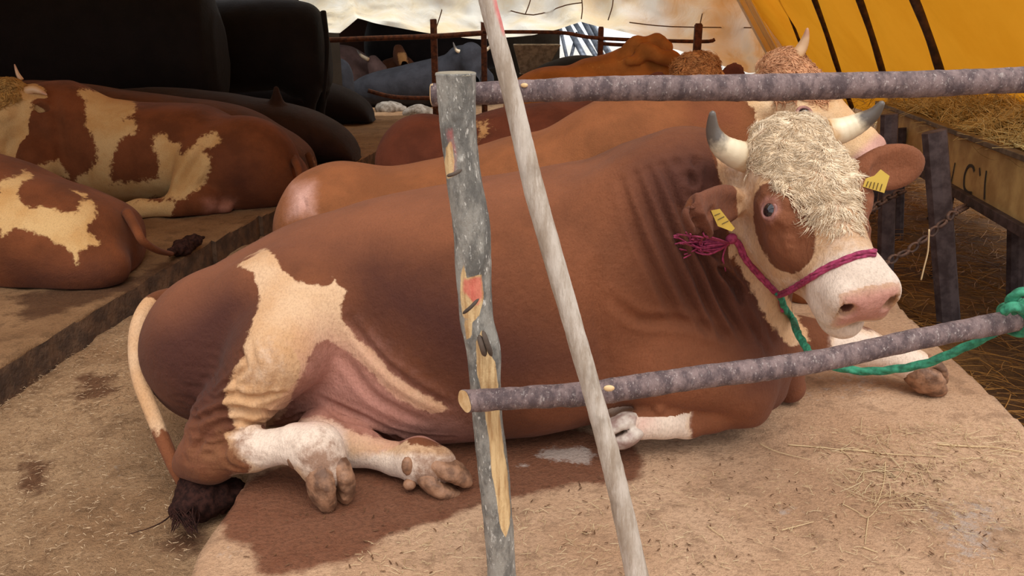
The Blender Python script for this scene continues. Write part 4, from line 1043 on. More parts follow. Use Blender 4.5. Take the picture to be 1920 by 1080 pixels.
M_BARK2 = bark_mat('brown_grey_bark', srgb(132, 110, 106), srgb(86, 70, 70), srgb(182, 168, 160), (1.5, 1, .8), .45)
M_POLEW = bark_mat('weathered_pale_wood', srgb(196, 182, 168), srgb(158, 140, 122), srgb(216, 206, 194), (1, 1, .16), .22)
YP, YR, YB, YL = 1.62, 1.72, 1.515, 1.43
# upright post
cen = [(855, 137), (857, 200), (861, 255), (871, 342), (885, 431), (888, 520), (894, 600), (906, 656), (911, 719), (914, 777), (927, 897), (937, 1017), (941, 1079)]
wid = [39, 35, 33, 33, 34.5, 33.5, 31.5, 32.5, 29, 28.5, 29.5, 27, 27.5]
pts = [at(x, y, YP) for x, y in cen]; rad = [rm(w, x, y, YP) for (x, y), w in zip(cen, wid)]
d = pts[-1]-pts[-2]; q = pts[-1]+d*((pts[-1][2]+.06)/-d[2]); pts.append(q); rad.append(rad[-1]*1.02)
tt = np.linspace(0, 1, len(pts))
def xz(pl, Y): return [tuple(at(x, y, Y)[[0, 2]]) for x, y in pl]
me, Pp, rp = pole('post', pts, rad, M_BARK1, 8, 48, .045, seed=4, marks=[
    (0, xz([(836, 280), (846, 262), (852, 300), (850, 330), (838, 338), (832, 320)], YP-.03), .012, 1, .05),
    (2, xz([(835, 240), (850, 240), (862, 290), (858, 330), (845, 335), (848, 290)], YP-.03), .03, .8, 0), (2, xz([(845, 330), (870, 320), (880, 400), (850, 380)], YP-.03), .05, .45, 0),
    (0, xz([(860, 520), (868, 490), (874, 520), (903, 515), (908, 560), (900, 590), (890, 600), (866, 600), (860, 560)], YP-.03), .012, 1, .14), (2, xz([(862, 522), (904, 518), (906, 560), (896, 575), (864, 550)], YP-.03), .02, .9, 0),
    (0, xz([(892, 640), (905, 615), (912, 650), (928, 680), (934, 720), (938, 780), (946, 850), (956, 920), (958, 985), (950, 1010), (940, 990), (930, 930), (922, 880), (914, 800), (905, 740), (895, 700)], YP-.03), .012, 1, .12),
    (0, xz([(868, 600), (885, 600), (884, 630), (872, 640)], YP-.03), .012, 1, .08)])
post = empty('fence_post', (pts[-1][0], YP, 0)); tag(post, 'upright rough fence post with grey lichened bark, red paint marks and peeled wood', 'post')
put(link('trunk', me, None, M_BARK1), post)
o = cutface(Pp[0], Pp[0]-Pp[3], rp[0]*.97, post, 'sawn_top')
o.data.materials[0] = simple('weathered_end', srgb(150, 138, 118), .8)
o['label'] = 'weathered sawn top'
M_SPL = simple('dark_splinter', srgb(88, 72, 60), .8)
for (a, b, r_) in [((838, 330), (866, 318), .004), ((868, 588), (898, 560), .004), ((898, 628), (910, 668), .007), ((905, 620), (922, 668), .006)]:
    S = MB(); S.tube(smooth_path([at(*a, YP-.056), at((a[0]+b[0])/2, (a[1]+b[1])/2+2, YP-.064), at(*b, YP-.054)], 4), [r_*.3, r_*.8, r_, r_, r_, r_, r_, r_*.7, r_*.2], 5); S.build('splinter', M_SPL, post, True)
# rails
def rail_obj(nm_, cen, wid, Y0_, Y1_, lab, seed, end, extra=1.0, sides=40, marks=(), cut=None):
    n = len(cen); Ys = np.linspace(Y0_, Y1_, n); pts = [at(x, y, Y) for (x, y), Y in zip(cen, Ys)]; rad = [rm(w, x, y, Y) for (x, y), w, Y in zip(cen, wid, Ys)]
    me, P, rr = pole('log', pts, rad, M_BARK2, 8, sides, .05, seed=seed, marks=marks, cut=cut)
    r = empty(nm_, (P[0][0], P[0][1], P[0][2])); tag(r, lab, 'rail'); put(link('log', me, None, M_BARK2), r)
    cutface(P[0], P[0]-P[4], rr[0]*.97, r, slant=cut); return r, P, rr
rt, Pt, rrt = rail_obj('fence_rail', [(810, 178), (900, 175), (1000, 170), (1150, 166), (1300, 165), (1450, 164), (1600, 160), (1750, 157), (1920, 150), (2330, 140)], [21, 21, 21, 23, 24, 25, 24, 24, 24, 24], 1.73, 1.70, 'top horizontal fence rail, long grey-brown bark pole behind the upright post', 11, True)
rb, Pb, rrb = rail_obj('fence_rail', [(872, 752), (960, 747), (1100, 738), (1200, 724), (1320, 706), (1450, 690), (1560, 672), (1700, 640), (1800, 620), (1920, 598), (2330, 520)], [22, 21, 23, 23, 22, 22, 21, 20, 20, 21, 21], 1.535, 1.60, 'bottom fence rail, bark pole rising to the right with pale sawn left end', 17, True, cut=(-.84, -.54, 0))
def knot(c, n, r, parent):
    c = np.asarray(c); V_, F_ = ball(c, r, 2, (1, .35, .6)); o = link('knot', mesh_from('knot', V_, F_), None, M_CUT); put(o, parent)
knot(at(1142, 728, 1.515), 0, .012, rb); knot(at(983, 160, 1.70), 0, .008, rt)
# leaning pole
lc = [(905, -60), (914, 0), (960, 180), (1003, 360), (1060, 560), (1106, 719), (1154, 897), (1194, 1079)]; lw_ = [16.5, 17, 17.5, 20, 19, 18, 20, 21.5]
pts = [at(x, y, YL) for x, y in lc]; rad = [rm(w, x, y, YL) for (x, y), w in zip(lc, lw_)]
d = pts[-1]-pts[-2]; pts.append(pts[-1]+d*((pts[-1][2]+.05)/-d[2])); rad.append(rad[-1]); d = pts[0]-pts[1]; pts.insert(0, pts[0]+d*2.5); rad.insert(0, rad[0]*.97)
me, Pl, _ = pole('leaning_pole', pts, rad, M_POLEW, 8, 36, .04, seed=23, marks=[(2, xz([(912, -20), (945, -10), (956, 60), (950, 78), (938, 74), (922, 30)], YL-.02), .012, .62, 0)])
tag(link('leaning_pole', me, None, M_POLEW), 'pale peeled pole leaning diagonally in front of both fence rails', 'pole')
# off-frame post that carries the rails on the right
ex = Pt[-1][0]-.06; pts = [np.array([ex, 1.652, 1.3]), np.array([ex, 1.655, .6]), np.array([ex, 1.655, -.12])]
me, _, _ = pole('fence_post', pts, [.035]*3, M_BARK1, 6, 24, .05, seed=9)
tag(link('fence_post', me, None, M_BARK1), 'fence post at the far right end of the rails', 'post')

# ------------------------------------------------------------------ halter, rope
def rope_mesh(name, pts, r, mat, lobes=3, pitch=.035, seg=10, sides=18, amp=.22, taper=False):
    P = smooth_path(pts, seg); L = np.concatenate([[0], np.cumsum(np.linalg.norm(np.diff(P, axis=0), axis=1))])
    n = max(8, int(L[-1]/.0035)); t = np.linspace(0, L[-1], n); P = np.stack([np.interp(t, L, P[:, i]) for i in range(3)], 1)
    V_, F_ = tube(P, r, sides); C_ = np.repeat(P, sides, 0); a = np.tile(np.arange(sides)*2*math.pi/sides, n); ph = np.repeat(t/pitch*2*math.pi/lobes, sides)
    f = 1-amp+amp*np.abs(np.cos((a-ph)*lobes/2))*1.6
    if taper: f *= np.repeat(np.linspace(1, .4, n), sides)
    return mesh_from(name, C_+(V_-C_)*f[:, None], F_)
M_MAG = simple('magenta_cord', srgb(172, 58, 96), .8, srgb(128, 34, 66), 90, .4, .002)
M_GRN = simple('green_rope', srgb(52, 140, 104), .7, srgb(24, 92, 66), 60, .4, .002)
def onhead(pts, off=.006, Yd=2.2):
    out = []
    for x, y in pts:
        o = Vector((0, 0, CAM_H)); d = Vector(ray(x, y)).normalized(); r = BVM.ray_cast(o, d, 10)
        if r[0] is None: out.append(at(x, y, Yd))
        else: out.append(np.array(r[0])+np.array(r[1])*(off if np.dot(r[1], d) < 0 else -off))
    return out
hp = at(1372, 450, 2.2)
halter = empty('rope_halter', hp); tag(halter, 'magenta cord halter on the head of the big red-brown bull', 'halter')
nb = onhead([(1457, 552), (1480, 543), (1500, 533), (1525, 520), (1550, 505), (1575, 494), (1600, 484), (1615, 480), (1628, 478), (1636, 478)], .006, 1.95)
nb += [nb[-1]+np.array([.012, .03, -.006]), nb[-1]+np.array([.014, .09, -.03])]
for off in (-.0045, .0045): put(link('noseband', rope_mesh('noseband', [p+np.array([0, 0, off]) for p in nb], .0055, M_MAG), None, M_MAG), halter)
cp = onhead([(1368, 446), (1385, 455), (1400, 482), (1420, 510), (1440, 533), (1457, 552)], .007, 2.2)
for off in (-.005, .005): put(link('cheek_strap', rope_mesh('cheek_strap', [p+np.array([off, 0, 0]) for p in cp], .0058, M_MAG), None, M_MAG), halter)
ck = onhead([(1457, 552), (1461, 566), (1464, 582)], .007, 2.1); put(link('chin_strap', rope_mesh('chin_strap', ck, .006, M_MAG), None, M_MAG), halter)
up_ = onhead([(1380, 450), (1372, 440), (1366, 436)], .01); S_ = Solid()
kc = cp[0]; 
for j in range(5): S_.ell(kc+rng.normal(size=3)*.006, (.014, .011, .012), None, .006)
me = S_.mesh('knot', *[np.arange(kc[i]-.04, kc[i]+.04, .003) for i in range(3)]); put(link('knot', me, None, M_MAG), halter)
r = random.Random(4); mb = MB()
for k in range(26):
    ex = (r.uniform(1268, 1300), r.uniform(430, 478)); m_ = (r.uniform(1320, 1340), r.uniform(445, 470))
    pts = onhead([(1366, 455)], .006)+onhead([m_, ((m_[0]+ex[0])/2, (m_[1]+ex[1])/2+r.uniform(-6, 6)), ex], r.uniform(.008, .03)); mb.tube(smooth_path(pts, 4), np.linspace(.0032, .0022, 13), 5)
for ex in ((1362, 505), (1352, 492)): mb.tube(smooth_path(onhead([(1362, 455), (1354, 478), ex], .006), 4), .0022, 5)
o = mb.build('frayed_tassel', M_MAG, halter, True); o['kind'] = 'stuff'
lead = empty('lead_rope', at(1480, 600, 2.1)); tag(lead, 'green twisted lead rope running from the halter under the bottom fence rail', 'rope')
p0 = onhead([(1457, 548), (1462, 566), (1468, 580), (1480, 598)], .012, 2.15)
rp_ = p0+[at(1493, 618, 2.05), at(1506, 642, 1.95), at(1525, 668, 1.85), at(1560, 686, 1.80), at(1620, 696, 1.76), at(1680, 692, 1.72), at(1740, 680, 1.69), at(1800, 655, 1.67), at(1845, 634, 1.65), at(1880, 612, 1.66), at(1905, 590, 1.64)]
put(link('cord', rope_mesh('cord', rp_, rm(7.6, 1700, 690, 1.72), M_GRN, 3, .05), None, M_GRN), lead)
put(link('green_whipping', rope_mesh('green_whipping', onhead([(1452, 545), (1456, 552), (1460, 558)], .014), .008, M_GRN), None, M_GRN), lead)
cR = at(1912, 596, 1.60)
for k, (ph, sc) in enumerate([(0, 1.0), (.5, 1.1), (1.1, .9)]):
    ax = unit([1, .1, .25]); a = unit(np.cross(ax, [0, 1, 0])); b = np.cross(ax, a); pts = [cR+ax*(.012*(k-1)+.02*math.sin(t+ph)*.5)+(a*math.cos(t)+b*math.sin(t))*.031*sc for t in np.linspace(0, 2*math.pi, 14)]
    put(link('hitch_turn', rope_mesh('hitch_turn', pts, .0095, M_GRN, 3, .05, 4), None, M_GRN), lead)
pts = [at(1905, 585, 1.56), at(1895, 562, 1.56), at(1915, 548, 1.55), at(1935, 556, 1.55), at(1925, 580, 1.55), at(1900, 575, 1.54), at(1880, 585, 1.55)]
put(link('hitch_turn', rope_mesh('hitch_turn', pts, .010, M_GRN, 3, .05), None, M_GRN), lead)

# ------------------------------------------------------------------ other cattle
def beast(label, Y0, st, build=None, mat=None, patches=(), cell=.016, zmin=.0, head=None, fin=None, floorz=0.0, group=None, name='cow', folds=(), box=None, n=2.25):
    """an animal in the same technique; st rows: px, top py, bottom z, half width [, centre depth offset]"""
    S = Solid(); S.zmin = floorz+.002
    rows = []
    for row in st:
        px, top, zb, w = row[:4]; yc = Y0+(row[4] if len(row) > 4 else 0); t = at(px, top, yc); rows.append((t[0], yc, t[2], zb+floorz, w))
    S.loft(rows, n, .08)
    xs_ = [q[0] for q in rows]; root = empty(name, ((min(xs_)+max(xs_))/2, Y0, floorz)); tag(root, label, 'cow', group)
    H = None
    if head: H = Head(*head[:4]); H.add(S, detail=cell < .012)
    S._pts = []
    if build: build(S, H)
    bb = box or ((min(xs_)-.35, max(xs_)+.35), (Y0-.75, Y0+.75), (floorz-.03, max(q[2] for q in rows)+.25))
    me = S.mesh('body', *[np.arange(a, b+cell, cell) for a, b in bb])
    smooth_mesh(me, 1)
    Hd = Hide(me, Y0)
    for p in patches:
        if p[0] == 'all': Hd.fa[:, p[1]] = p[2] if p[1] < 3 else 0
        elif p[0] == 'head' and H is not None:
            L = (Hd.V-H.o)@H.R/H.kv; sel = (L[:, 1] > -.1) & (L[:, 1] < .7) & (np.abs(L[:, 0]) < .16) & (L[:, 2] > -.34)
            v = np.clip(.5+np.minimum((L[:, 2]+.20+.3*L[:, 1])/.05, (.155-np.abs(L[:, 0]))/.03)*.5, 0, 1)*sel; Hd.fa[:, 0] = np.maximum(Hd.fa[:, 0], v)
            Hd.fa[:, 1] = np.maximum(Hd.fa[:, 1], np.clip(.5+np.minimum((L[:, 1]-.47)/.05, (L[:, 2]+.15)/.05), 0, 1)*sel)
        else: Hd.patch(*p[:2], **(p[2] if len(p) > 2 else {}))
    for pts, ww, dd in folds: Hd.fold(pts, ww, dd)
    Hd.lump(.008, 2.5, int(Y0*10)); Hd.done()
    put(link('body', me, None, mat), root)
    if fin: fin(root, H, me)
    return root, H, me
def tail_part(root, pts, r0, mat, brush=None, bm=None):
    P = smooth_path(pts, 6); t = np.linspace(0, 1, len(P)); V_, F_ = tube(P, r0*(1-.55*t), 10); me = mesh_from('tail', V_, F_)
    for nme in ('fa', 'fb'):
        a = me.attributes.new(nme, 'FLOAT_COLOR', 'POINT'); a.data.foreach_set('color', np.tile([0, 0, 0, 1], len(V_)).astype(np.float32))
    o = link('tail', me, None, mat); put(o, root)
    if brush is not None:
        e = Solid(); e.chain(brush, [r0*.6, r0*1.5, r0*1.2, r0*.4][:len(brush)], .03); bb = np.array(brush)
        m2 = e.mesh('tail_brush', *[np.arange(bb[:, i].min()-.1, bb[:, i].max()+.1, .009) for i in range(3)])
        V2 = get_co(m2); V2 += get_no(m2)*(.008*fbm(V2, 45, 3, 2))[:, None]; set_co(m2, V2); put(link('tail_brush', m2, None, bm or M_SWITCH), root)
def horn_part(root, pts, r, mat=None): put(link('horn', horn_mesh(pts, r), None, mat or M_HORN2), root)
C_TAN = coat('tan_coat', srgb(134, 80, 46), srgb(225, 190, 150), srgb(120, 66, 42), pink=srgb(208, 160, 145))
C_DRED = coat('dark_red_coat', srgb(112, 58, 38), srgb(205, 160, 110), srgb(70, 36, 28))
C_GOLD = coat('ginger_coat', srgb(178, 108, 48), srgb(215, 160, 90), srgb(120, 66, 34))
C_SPOT = coat('red_and_cream_coat', srgb(118, 65, 36), srgb(212, 172, 118), srgb(66, 35, 30), pink=srgb(190, 130, 110))
C_BRN = coat('brown_coat', srgb(96, 56, 34), srgb(180, 130, 80), srgb(50, 30, 24))
C_DBR = coat('dark_brown_coat', srgb(50, 30, 23), srgb(120, 84, 60), srgb(30, 20, 18))
C_BLK = coat('black_coat', srgb(24, 17, 16), srgb(50, 36, 30), srgb(14, 11, 12), rough=.8)
C_GRY = coat('slate_grey_coat', srgb(60, 60, 66), srgb(110, 104, 100), srgb(40, 40, 46))
C_PNK = coat('pinkish_grey_coat', srgb(116, 90, 84), srgb(160, 130, 120), srgb(80, 62, 60))

# bull 2, tan, directly behind the main bull
Y = 3.70
def b2(S, H):
    A = lambda x, y, yy=Y: at(x, y, yy)
    S.ell(A(640, 430, Y-.12), (.30, .34, .30), None, .1); S.ell(A(1180, 330, Y-.05), (.40, .34, .36), None, .1)
    S.chain([A(1230, 290, Y), A(1330, 260, Y), H(0, .06, -.26)], [.34, .26, .17], .08)
    ear_prims(S, H(-.12, .09, -.14), at(1296, 205, Y-.05), (.2, -1, -.2), .085)
    ear_prims(S, H(.12, .09, -.14), H(.32, .02, -.20), (.4, -.8, .2), .07)
    S.chain([A(1400, 420, Y), A(1560, 600, Y+.1)], [.16, .07], .06)
def f2(root, H, me):
    horn_part(root, [at(1494, 104, Y-.05), at(1504, 88, Y-.05), at(1511, 70, Y-.06), at(1514, 52, Y-.07)], .028)
    eyes(H, root, r=.024)
    curls_on(me, H, root, 4200, M_CURL2, frange=(-.10, .24), lrange=(-.14, .14), length=.045, rad=.003, seed=8)
    tail_part(root, [at(548, 372, Y-.1), at(538, 395, Y-.16), at(536, 440, Y-.18)], .03, C_TAN)
beast('tan bull with a curly fringe lying directly behind the big red-brown bull', Y,
    [(540, 420, .02, .04), (548, 372, .0, .16), (567, 343, 0, .26), (600, 332, 0, .32), (640, 327, 0, .36), (727, 319, 0, .40), (827, 300, 0, .42), (910, 272, 0, .42), (960, 255, 0, .42), (1060, 237, 0, .40), (1193, 208, .02, .34), (1270, 196, .1, .26), (1350, 215, .25, .12), (1365, 280, .3, .03)],
    b2, C_TAN, [('head', 0), (1, [(545, 345), (590, 340), (588, 400), (540, 410)], dict(soft=.05, amt=.75)), (0, [(533, 350), (600, 330), (600, 410), (530, 410)], dict(soft=.12, amt=.55)),
      (5, [(560, 340), (727, 310), (1060, 230), (1200, 205), (1060, 290), (727, 350)], dict(soft=.2, amt=.5)), (2, [(1280, 180), (1400, 180), (1400, 260), (1280, 260)], dict(soft=.1, amt=.7)), (2, [(1200, 250), (1380, 230), (1380, 600), (1200, 600)], dict(soft=.15, amt=.7))],
    cell=.0115, head=(at(1472, 98, Y-.08), (.62, .74, .20), (.66, -.42, -.62), (1.5, 1.12, 1.2)), fin=f2, name='bull',
    box=((-1.25, 1.85), (Y-.75, Y+.6), (-.02, 1.35)), folds=[([(566, 372), (570, 385), (567, 400)], .014, .010)])

# cow 3, dark red, with the curly ginger poll
Y = 4.85
def b3(S, H):
    A = lambda x, y, yy=Y: at(x, y, yy)
    S.ell(A(800, 310, Y-.1), (.30, .32, .30), None, .1); S.ell(A(1150, 290, Y), (.36, .34, .32), None, .1)
    S.chain([A(1180, 260, Y), A(1255, 215, Y), H(0, .08, -.22)], [.26, .20, .14], .06)
    ear_prims(S, H(.12, .09, -.14), at(1392, 126, Y-.05), (.0, -1, 0), .07); ear_prims(S, H(-.12, .09, -.14), at(1215, 150, Y-.02), (0, -1, 0), .07)
beast('dark red-brown cow with a curly ginger poll, lying second behind the big bull', Y,
    [(730, 320, .02, .04), (734, 285, .0, .16), (750, 262, 0, .26), (790, 246, 0, .34), (830, 238, 0, .38), (905, 212, 0, .40), (1000, 196, 0, .42), (1100, 188, 0, .40), (1200, 184, .02, .32), (1270, 192, .15, .2), (1300, 230, .25, .06)],
    b3, C_DRED, [(0, [(894, 232), (912, 226), (921, 240), (914, 258), (900, 262)], dict(soft=.16, amt=.95))], cell=.015,
    head=(at(1308, 104, Y-.1), (.98, .1, .1), (.05, -.55, -.8), (1.35, 1.1, 1.15)), name='cow', box=((-1.0, 1.75), (Y-.75, Y+.6), (-.02, 1.35)),
    fin=lambda root, H, me: (curls_on(me, H, root, 3600, M_CURL3, frange=(-.12, .26), lrange=(-.15, .15), length=.05, rad=.0035, seed=9), eyes(H, root)))
# cow 4, ginger, farther back, wrinkled neck raised
Y = 6.3
def b4(S, H):
    A = lambda x, y, yy=Y: at(x, y, yy)
    S.ell(A(1030, 215, Y), (.34, .34, .34), None, .1)
    S.chain([A(1120, 170, Y), A(1180, 140, Y), A(1222, 118, Y)], [.26, .19, .15], .06)
    S.chain([A(1168, 100, Y-.1), A(1196, 84, Y-.1), A(1232, 80, Y-.1), A(1252, 90, Y-.1)], [.04, .055, .05, .04], .02)
    S.chain([A(1180, 112, Y-.2), A(1210, 100, Y-.2), A(1250, 104, Y-.2), A(1268, 118, Y-.2)], [.035, .05, .05, .04], .02)
beast('ginger cow with a ridged wrinkled neck lying beyond the curly ginger head', Y,
    [(952, 200, .02, .05), (958, 170, 0, .18), (978, 150, 0, .28), (1012, 134, 0, .36), (1060, 126, 0, .38), (1108, 120, 0, .38), (1150, 112, .0, .34), (1200, 104, .1, .26), (1250, 104, .3, .12), (1290, 130, .4, .04)],
    b4, C_GOLD, [(0, [(1080, 118), (1180, 95), (1185, 125), (1100, 140)], dict(soft=.1, amt=.6))], cell=.02, head=(at(1262, 96, Y), (.5, .8, .1), (.7, -.3, -.6), 1.1), name='cow', box=((-.2, 2.0), (Y-.75, Y+.75), (-.02, 1.45)),
    folds=[([(1165, 100), (1200, 98), (1230, 120)], .05, .03), ([(1180, 78), (1225, 84), (1262, 100)], .05, .03), ([(1100, 130), (1150, 138), (1230, 136)], .05, .02)])

# left row: spotted cow whose rump faces the aisle
Y = 6.05
def bs(S, H):
    A = lambda x, y, yy=Y: at(x, y, yy)
    S.ell(A(455, 310, Y-.15), (.42, .34, .36), None, .1); S.ell(A(410, 320, Y-.30), (.24, .20, .28), None, .08)
    S.cone(A(370, 300, Y-.42), A(345, 365, Y-.50), .13, .10, .07)
    S.chain([A(385, 378, Y-.52), A(330, 388, Y-.55), A(262, 392, Y-.58)], [.10, .075, .060], .05)
    S.chain([A(262, 392, Y-.58), A(238, 396, Y-.58)], [.07, .06], .04); S.ell(A(412, 388, Y-.45), (.09, .07, .06), None, .03)
    S.ell(A(130, 270, Y-.1), (.36, .32, .40), None, .1)
    S.chain([A(120, 240, Y-.05), A(70, 230, Y-.15), H(0, .10, -.25)], [.34, .26, .16], .08)
    ear_prims(S, H(.12, .09, -.14), at(100, 208, Y-.28), (.0, -1, -.3), .075)
    S.chain([A(70, 300, Y-.4), A(20, 320, Y-.4)], [.16, .09], .06)
def fs(root, H, me):
    horn_part(root, [at(48, 172, Y-.3), at(62, 168, Y-.3), at(76, 172, Y-.3), at(88, 178, Y-.32)], .032); horn_part(root, [at(40, 150, Y-.2), at(33, 138, Y-.2), at(27, 120, Y-.2)], .018)
    eyes(H, root); curls_on(me, H, root, 3200, M_CURL4, frange=(-.12, .24), lrange=(-.14, .14), length=.05, rad=.004, seed=11)
    tail_part(root, [at(548, 292, Y-.15), at(560, 320, Y-.35), at(562, 355, Y-.42), at(550, 388, Y-.45)], .032, C_SPOT)
    c = A_(236, 398, Y-.6); hoof('hoof', root, c, (-.9, -.2, -.3), (0, -.9, .3), 1.3, M_HOOFD)
    c = A_(42, 262, Y-.62); 
A_ = at
beast('red and cream spotted cow on the left platform with its head at the picture edge', Y,
    [(578, 360, .05, .05), (572, 328, .0, .16), (556, 300, 0, .26), (530, 281, 0, .32), (480, 253, 0, .38), (430, 224, 0, .40), (380, 200, 0, .42), (330, 193, 0, .44), (240, 190, 0, .44), (190, 184, 0, .40), (150, 174, .02, .34), (100, 158, .10, .28), (60, 170, .25, .16), (40, 220, .35, .04)],
    bs, C_SPOT, [(0, [(150, 168), (245, 183), (250, 215), (228, 222), (252, 226), (252, 250), (225, 262), (208, 310), (205, 370), (160, 375), (145, 335), (180, 310), (175, 260), (160, 230), (160, 190)], dict(soft=.11)),
      (0, [(286, 265), (308, 248), (318, 265), (335, 270), (345, 290), (375, 262), (405, 248), (414, 270), (380, 278), (395, 300), (385, 340), (350, 372), (310, 372), (290, 360), (300, 320)], dict(soft=.11)),
      (0, [(200, 345), (300, 335), (310, 360), (250, 385), (200, 375)], dict(soft=.11)), (0, [(215, 376), (330, 378), (322, 410), (215, 412)], dict(soft=.09, ycut=(5.0, 5.75))), (0, [(60, 312), (110, 300), (130, 332), (80, 330)], dict(soft=.09)),
      (2, [(390, 270), (480, 300), (540, 350), (500, 400), (400, 380)], dict(soft=.3, amt=.6)), ('head', 0), (1, [(385, 375), (440, 375), (440, 402), (385, 402)], dict(soft=.08, amt=.7))],
    cell=.016, head=(at(4, 150, Y-.32), (.80, -.55, .05), (-.35, -.45, -.80), (1.25, 1.05, 1.15)), fin=fs, floorz=.02, box=((-4.2, -1.25), (Y-.95, Y+.6), (.0, 1.2)),
    folds=[([(400, 262), (365, 310), (335, 360)], .04, .03), ([(100, 180), (110, 240), (120, 300)], .04, .02), ([(545, 300), (556, 340), (545, 380)], .03, .02)])
# left row, nearest: only the hindquarters are in the picture
Y = 4.25
def bl(S, H):
    A = lambda x, y, yy=Y: at(x, y, yy)
    S.ell(A(150, 465, Y-.12), (.28, .32, .28), None, .1); S.ell(A(60, 450, Y-.1), (.34, .34, .32), None, .1)
    S.ell(A(170, 500, Y-.3), (.20, .15, .14), None, .08)
    S.chain([A(-360, 330, Y), A(-440, 300, Y-.05), H(0, .10, -.24)], [.34, .24, .15], .08)
    ear_prims(S, H(.12, .09, -.14), H(.30, .02, -.20), (.2, -1, .2), .075); ear_prims(S, H(-.12, .09, -.14), H(-.30, .02, -.20), (-.2, -1, .2), .075)
    S.chain([A(-250, 500, Y-.35), A(-400, 520, Y-.42), A(-300, 540, Y-.5)], [.16, .09, .06], .06)
def fl_(root, H, me):
    eyes(H, root); curls_on(me, H, root, 1500, M_CURL, frange=(-.08, .24), length=.05, rad=.004, seed=14)
    horn_part(root, [H(-.10, .03, -.05), H(-.19, .0, -.04), H(-.23, -.08, .0)], .03); horn_part(root, [H(.10, .03, -.05), H(.19, .0, -.04), H(.23, -.08, .0)], .03)
    tail_part(root, [at(238, 398, Y-.05), at(256, 430, Y-.18), at(268, 452, Y-.22), at(296, 470, Y-.12), at(322, 476, Y+.1)], .030, C_SPOT, [at(318, 474, Y+.1), at(342, 464, Y+.25), at(362, 452, Y+.35), at(380, 444, Y+.42)], M_SWITCH)
beast('red and cream patched cow at the lower left, only its hindquarters in the picture', Y,
    [(250, 500, .06, .04), (247, 455, .03, .14), (238, 425, 0, .22), (215, 393, 0, .30), (180, 373, 0, .34), (130, 353, 0, .38), (80, 338, 0, .40), (40, 320, 0, .42), (0, 302, 0, .42), (-120, 270, 0, .42), (-300, 240, .05, .34), (-420, 250, .2, .18), (-470, 300, .3, .04)],
    bl, C_SPOT, [(0, [(0, 345), (35, 330), (48, 320), (62, 330), (40, 345), (35, 375), (60, 390), (80, 385), (140, 400), (150, 378), (175, 375), (182, 400), (165, 430), (187, 455), (150, 470), (143, 500), (133, 470), (80, 442), (30, 427), (0, 440)], dict(soft=.07)), (0, [(128, 352), (165, 362), (160, 370)], dict(soft=.02)), (2, [(0, 480), (240, 480), (240, 560), (0, 560)], dict(soft=.15, amt=.6)),
    ('head', 0)], cell=.014, fin=fl_, floorz=.02, head=(at(-500, 205, Y-.15), (.55, -.83, .05), (-.70, -.45, -.55), 1.15), box=((-5.0, -1.8), (Y-.95, Y+.6), (.0, 1.35)))
# brown cow behind the spotted one, its rump edge tan
beast('brown cow with a tan rump edge lying just behind the spotted cow', 7.0,
    [(592, 350, .05, .05), (588, 315, .0, .18), (577, 285, 0, .28), (556, 262, 0, .34), (515, 235, 0, .38), (470, 208, 0, .40), (410, 192, 0, .42), (330, 182, 0, .42), (240, 170, 0, .42), (140, 156, .0, .38), (40, 150, .1, .28), (-40, 170, .3, .08)],
    None, C_BRN, [(0, [(560, 270), (600, 300), (600, 370), (570, 370), (572, 320)], dict(soft=.12, amt=.7))], cell=.022, floorz=.02, fin=lambda root, H, me: tail_part(root, [at(578, 290, 6.85), at(588, 330, 6.7), at(586, 370, 6.65)], .03, C_BRN))
beast('dark brown cow lying third in the left row, rump toward the aisle', 7.88,
    [(678, 330, .05, .05), (672, 290, .0, .2), (656, 258, 0, .3), (625, 230, 0, .38), (575, 204, 0, .42), (520, 190, 0, .44), (470, 182, 0, .44), (410, 172, 0, .44), (300, 165, 0, .4), (200, 170, .2, .1)],
    lambda S, H: S.cone(at(520, 195, 7.8), at(518, 166, 7.8), .07, .03, .06), C_DBR, [], cell=.022, floorz=.02)
beast('black-brown cow lying farthest back in the left row near the rubble', 11.1,
    [(704, 250, .05, .05), (700, 215, .0, .2), (684, 188, 0, .32), (650, 166, 0, .40), (600, 152, 0, .44), (540, 145, 0, .44), (440, 140, 0, .4), (340, 150, .2, .1)],
    None, C_DBR, [('all', 2, .8)], cell=.028, floorz=.02)
# standing black bulls
def legs(S, xs_, Y, top, r1, r2, gz=0.02):
    for x, dy in xs_:
        a = at(x, top, Y); S.chain([np.array([a[0], Y+dy, a[2]]), np.array([a[0]+.04, Y+dy, .50+gz]), np.array([a[0]-.02, Y+dy, .12+gz]), np.array([a[0]-.03, Y+dy-.02, gz+.03])], [r1, r2, r2*.7, r2*.85], .08)
beast('black standing cow with its round rump nearest the rusty pen post', 10.0,
    [(616, 90, .62, .06), (611, 50, .52, .22), (598, 20, .50, .32), (575, 4, .52, .36), (530, -2, .52, .38), (470, -2, .50, .40), (400, 0, .48, .42), (300, -6, .46, .42), (200, -20, .5, .36), (120, -20, .7, .2), (90, 20, .8, .05)],
    lambda S, H: (legs(S, [(580, -.2), (585, .2), (250, -.2), (250, .2)], 10.0, 120, .18, .085), S.ell(at(560, 120, 9.95), (.28, .32, .42), None, .1), S.chain([at(180, 30, 10.0), at(100, 10, 9.9)], [.3, .2], .08)), C_BLK, [], cell=.024, floorz=.02, box=((-6.0, -2.1), (9.3, 10.7), (0, 1.95)),
    fin=lambda root, H, me: tail_part(root, [at(606, 22, 9.85), at(613, 80, 9.7), at(611, 140, 9.65), at(606, 190, 9.65)], .035, C_BLK))
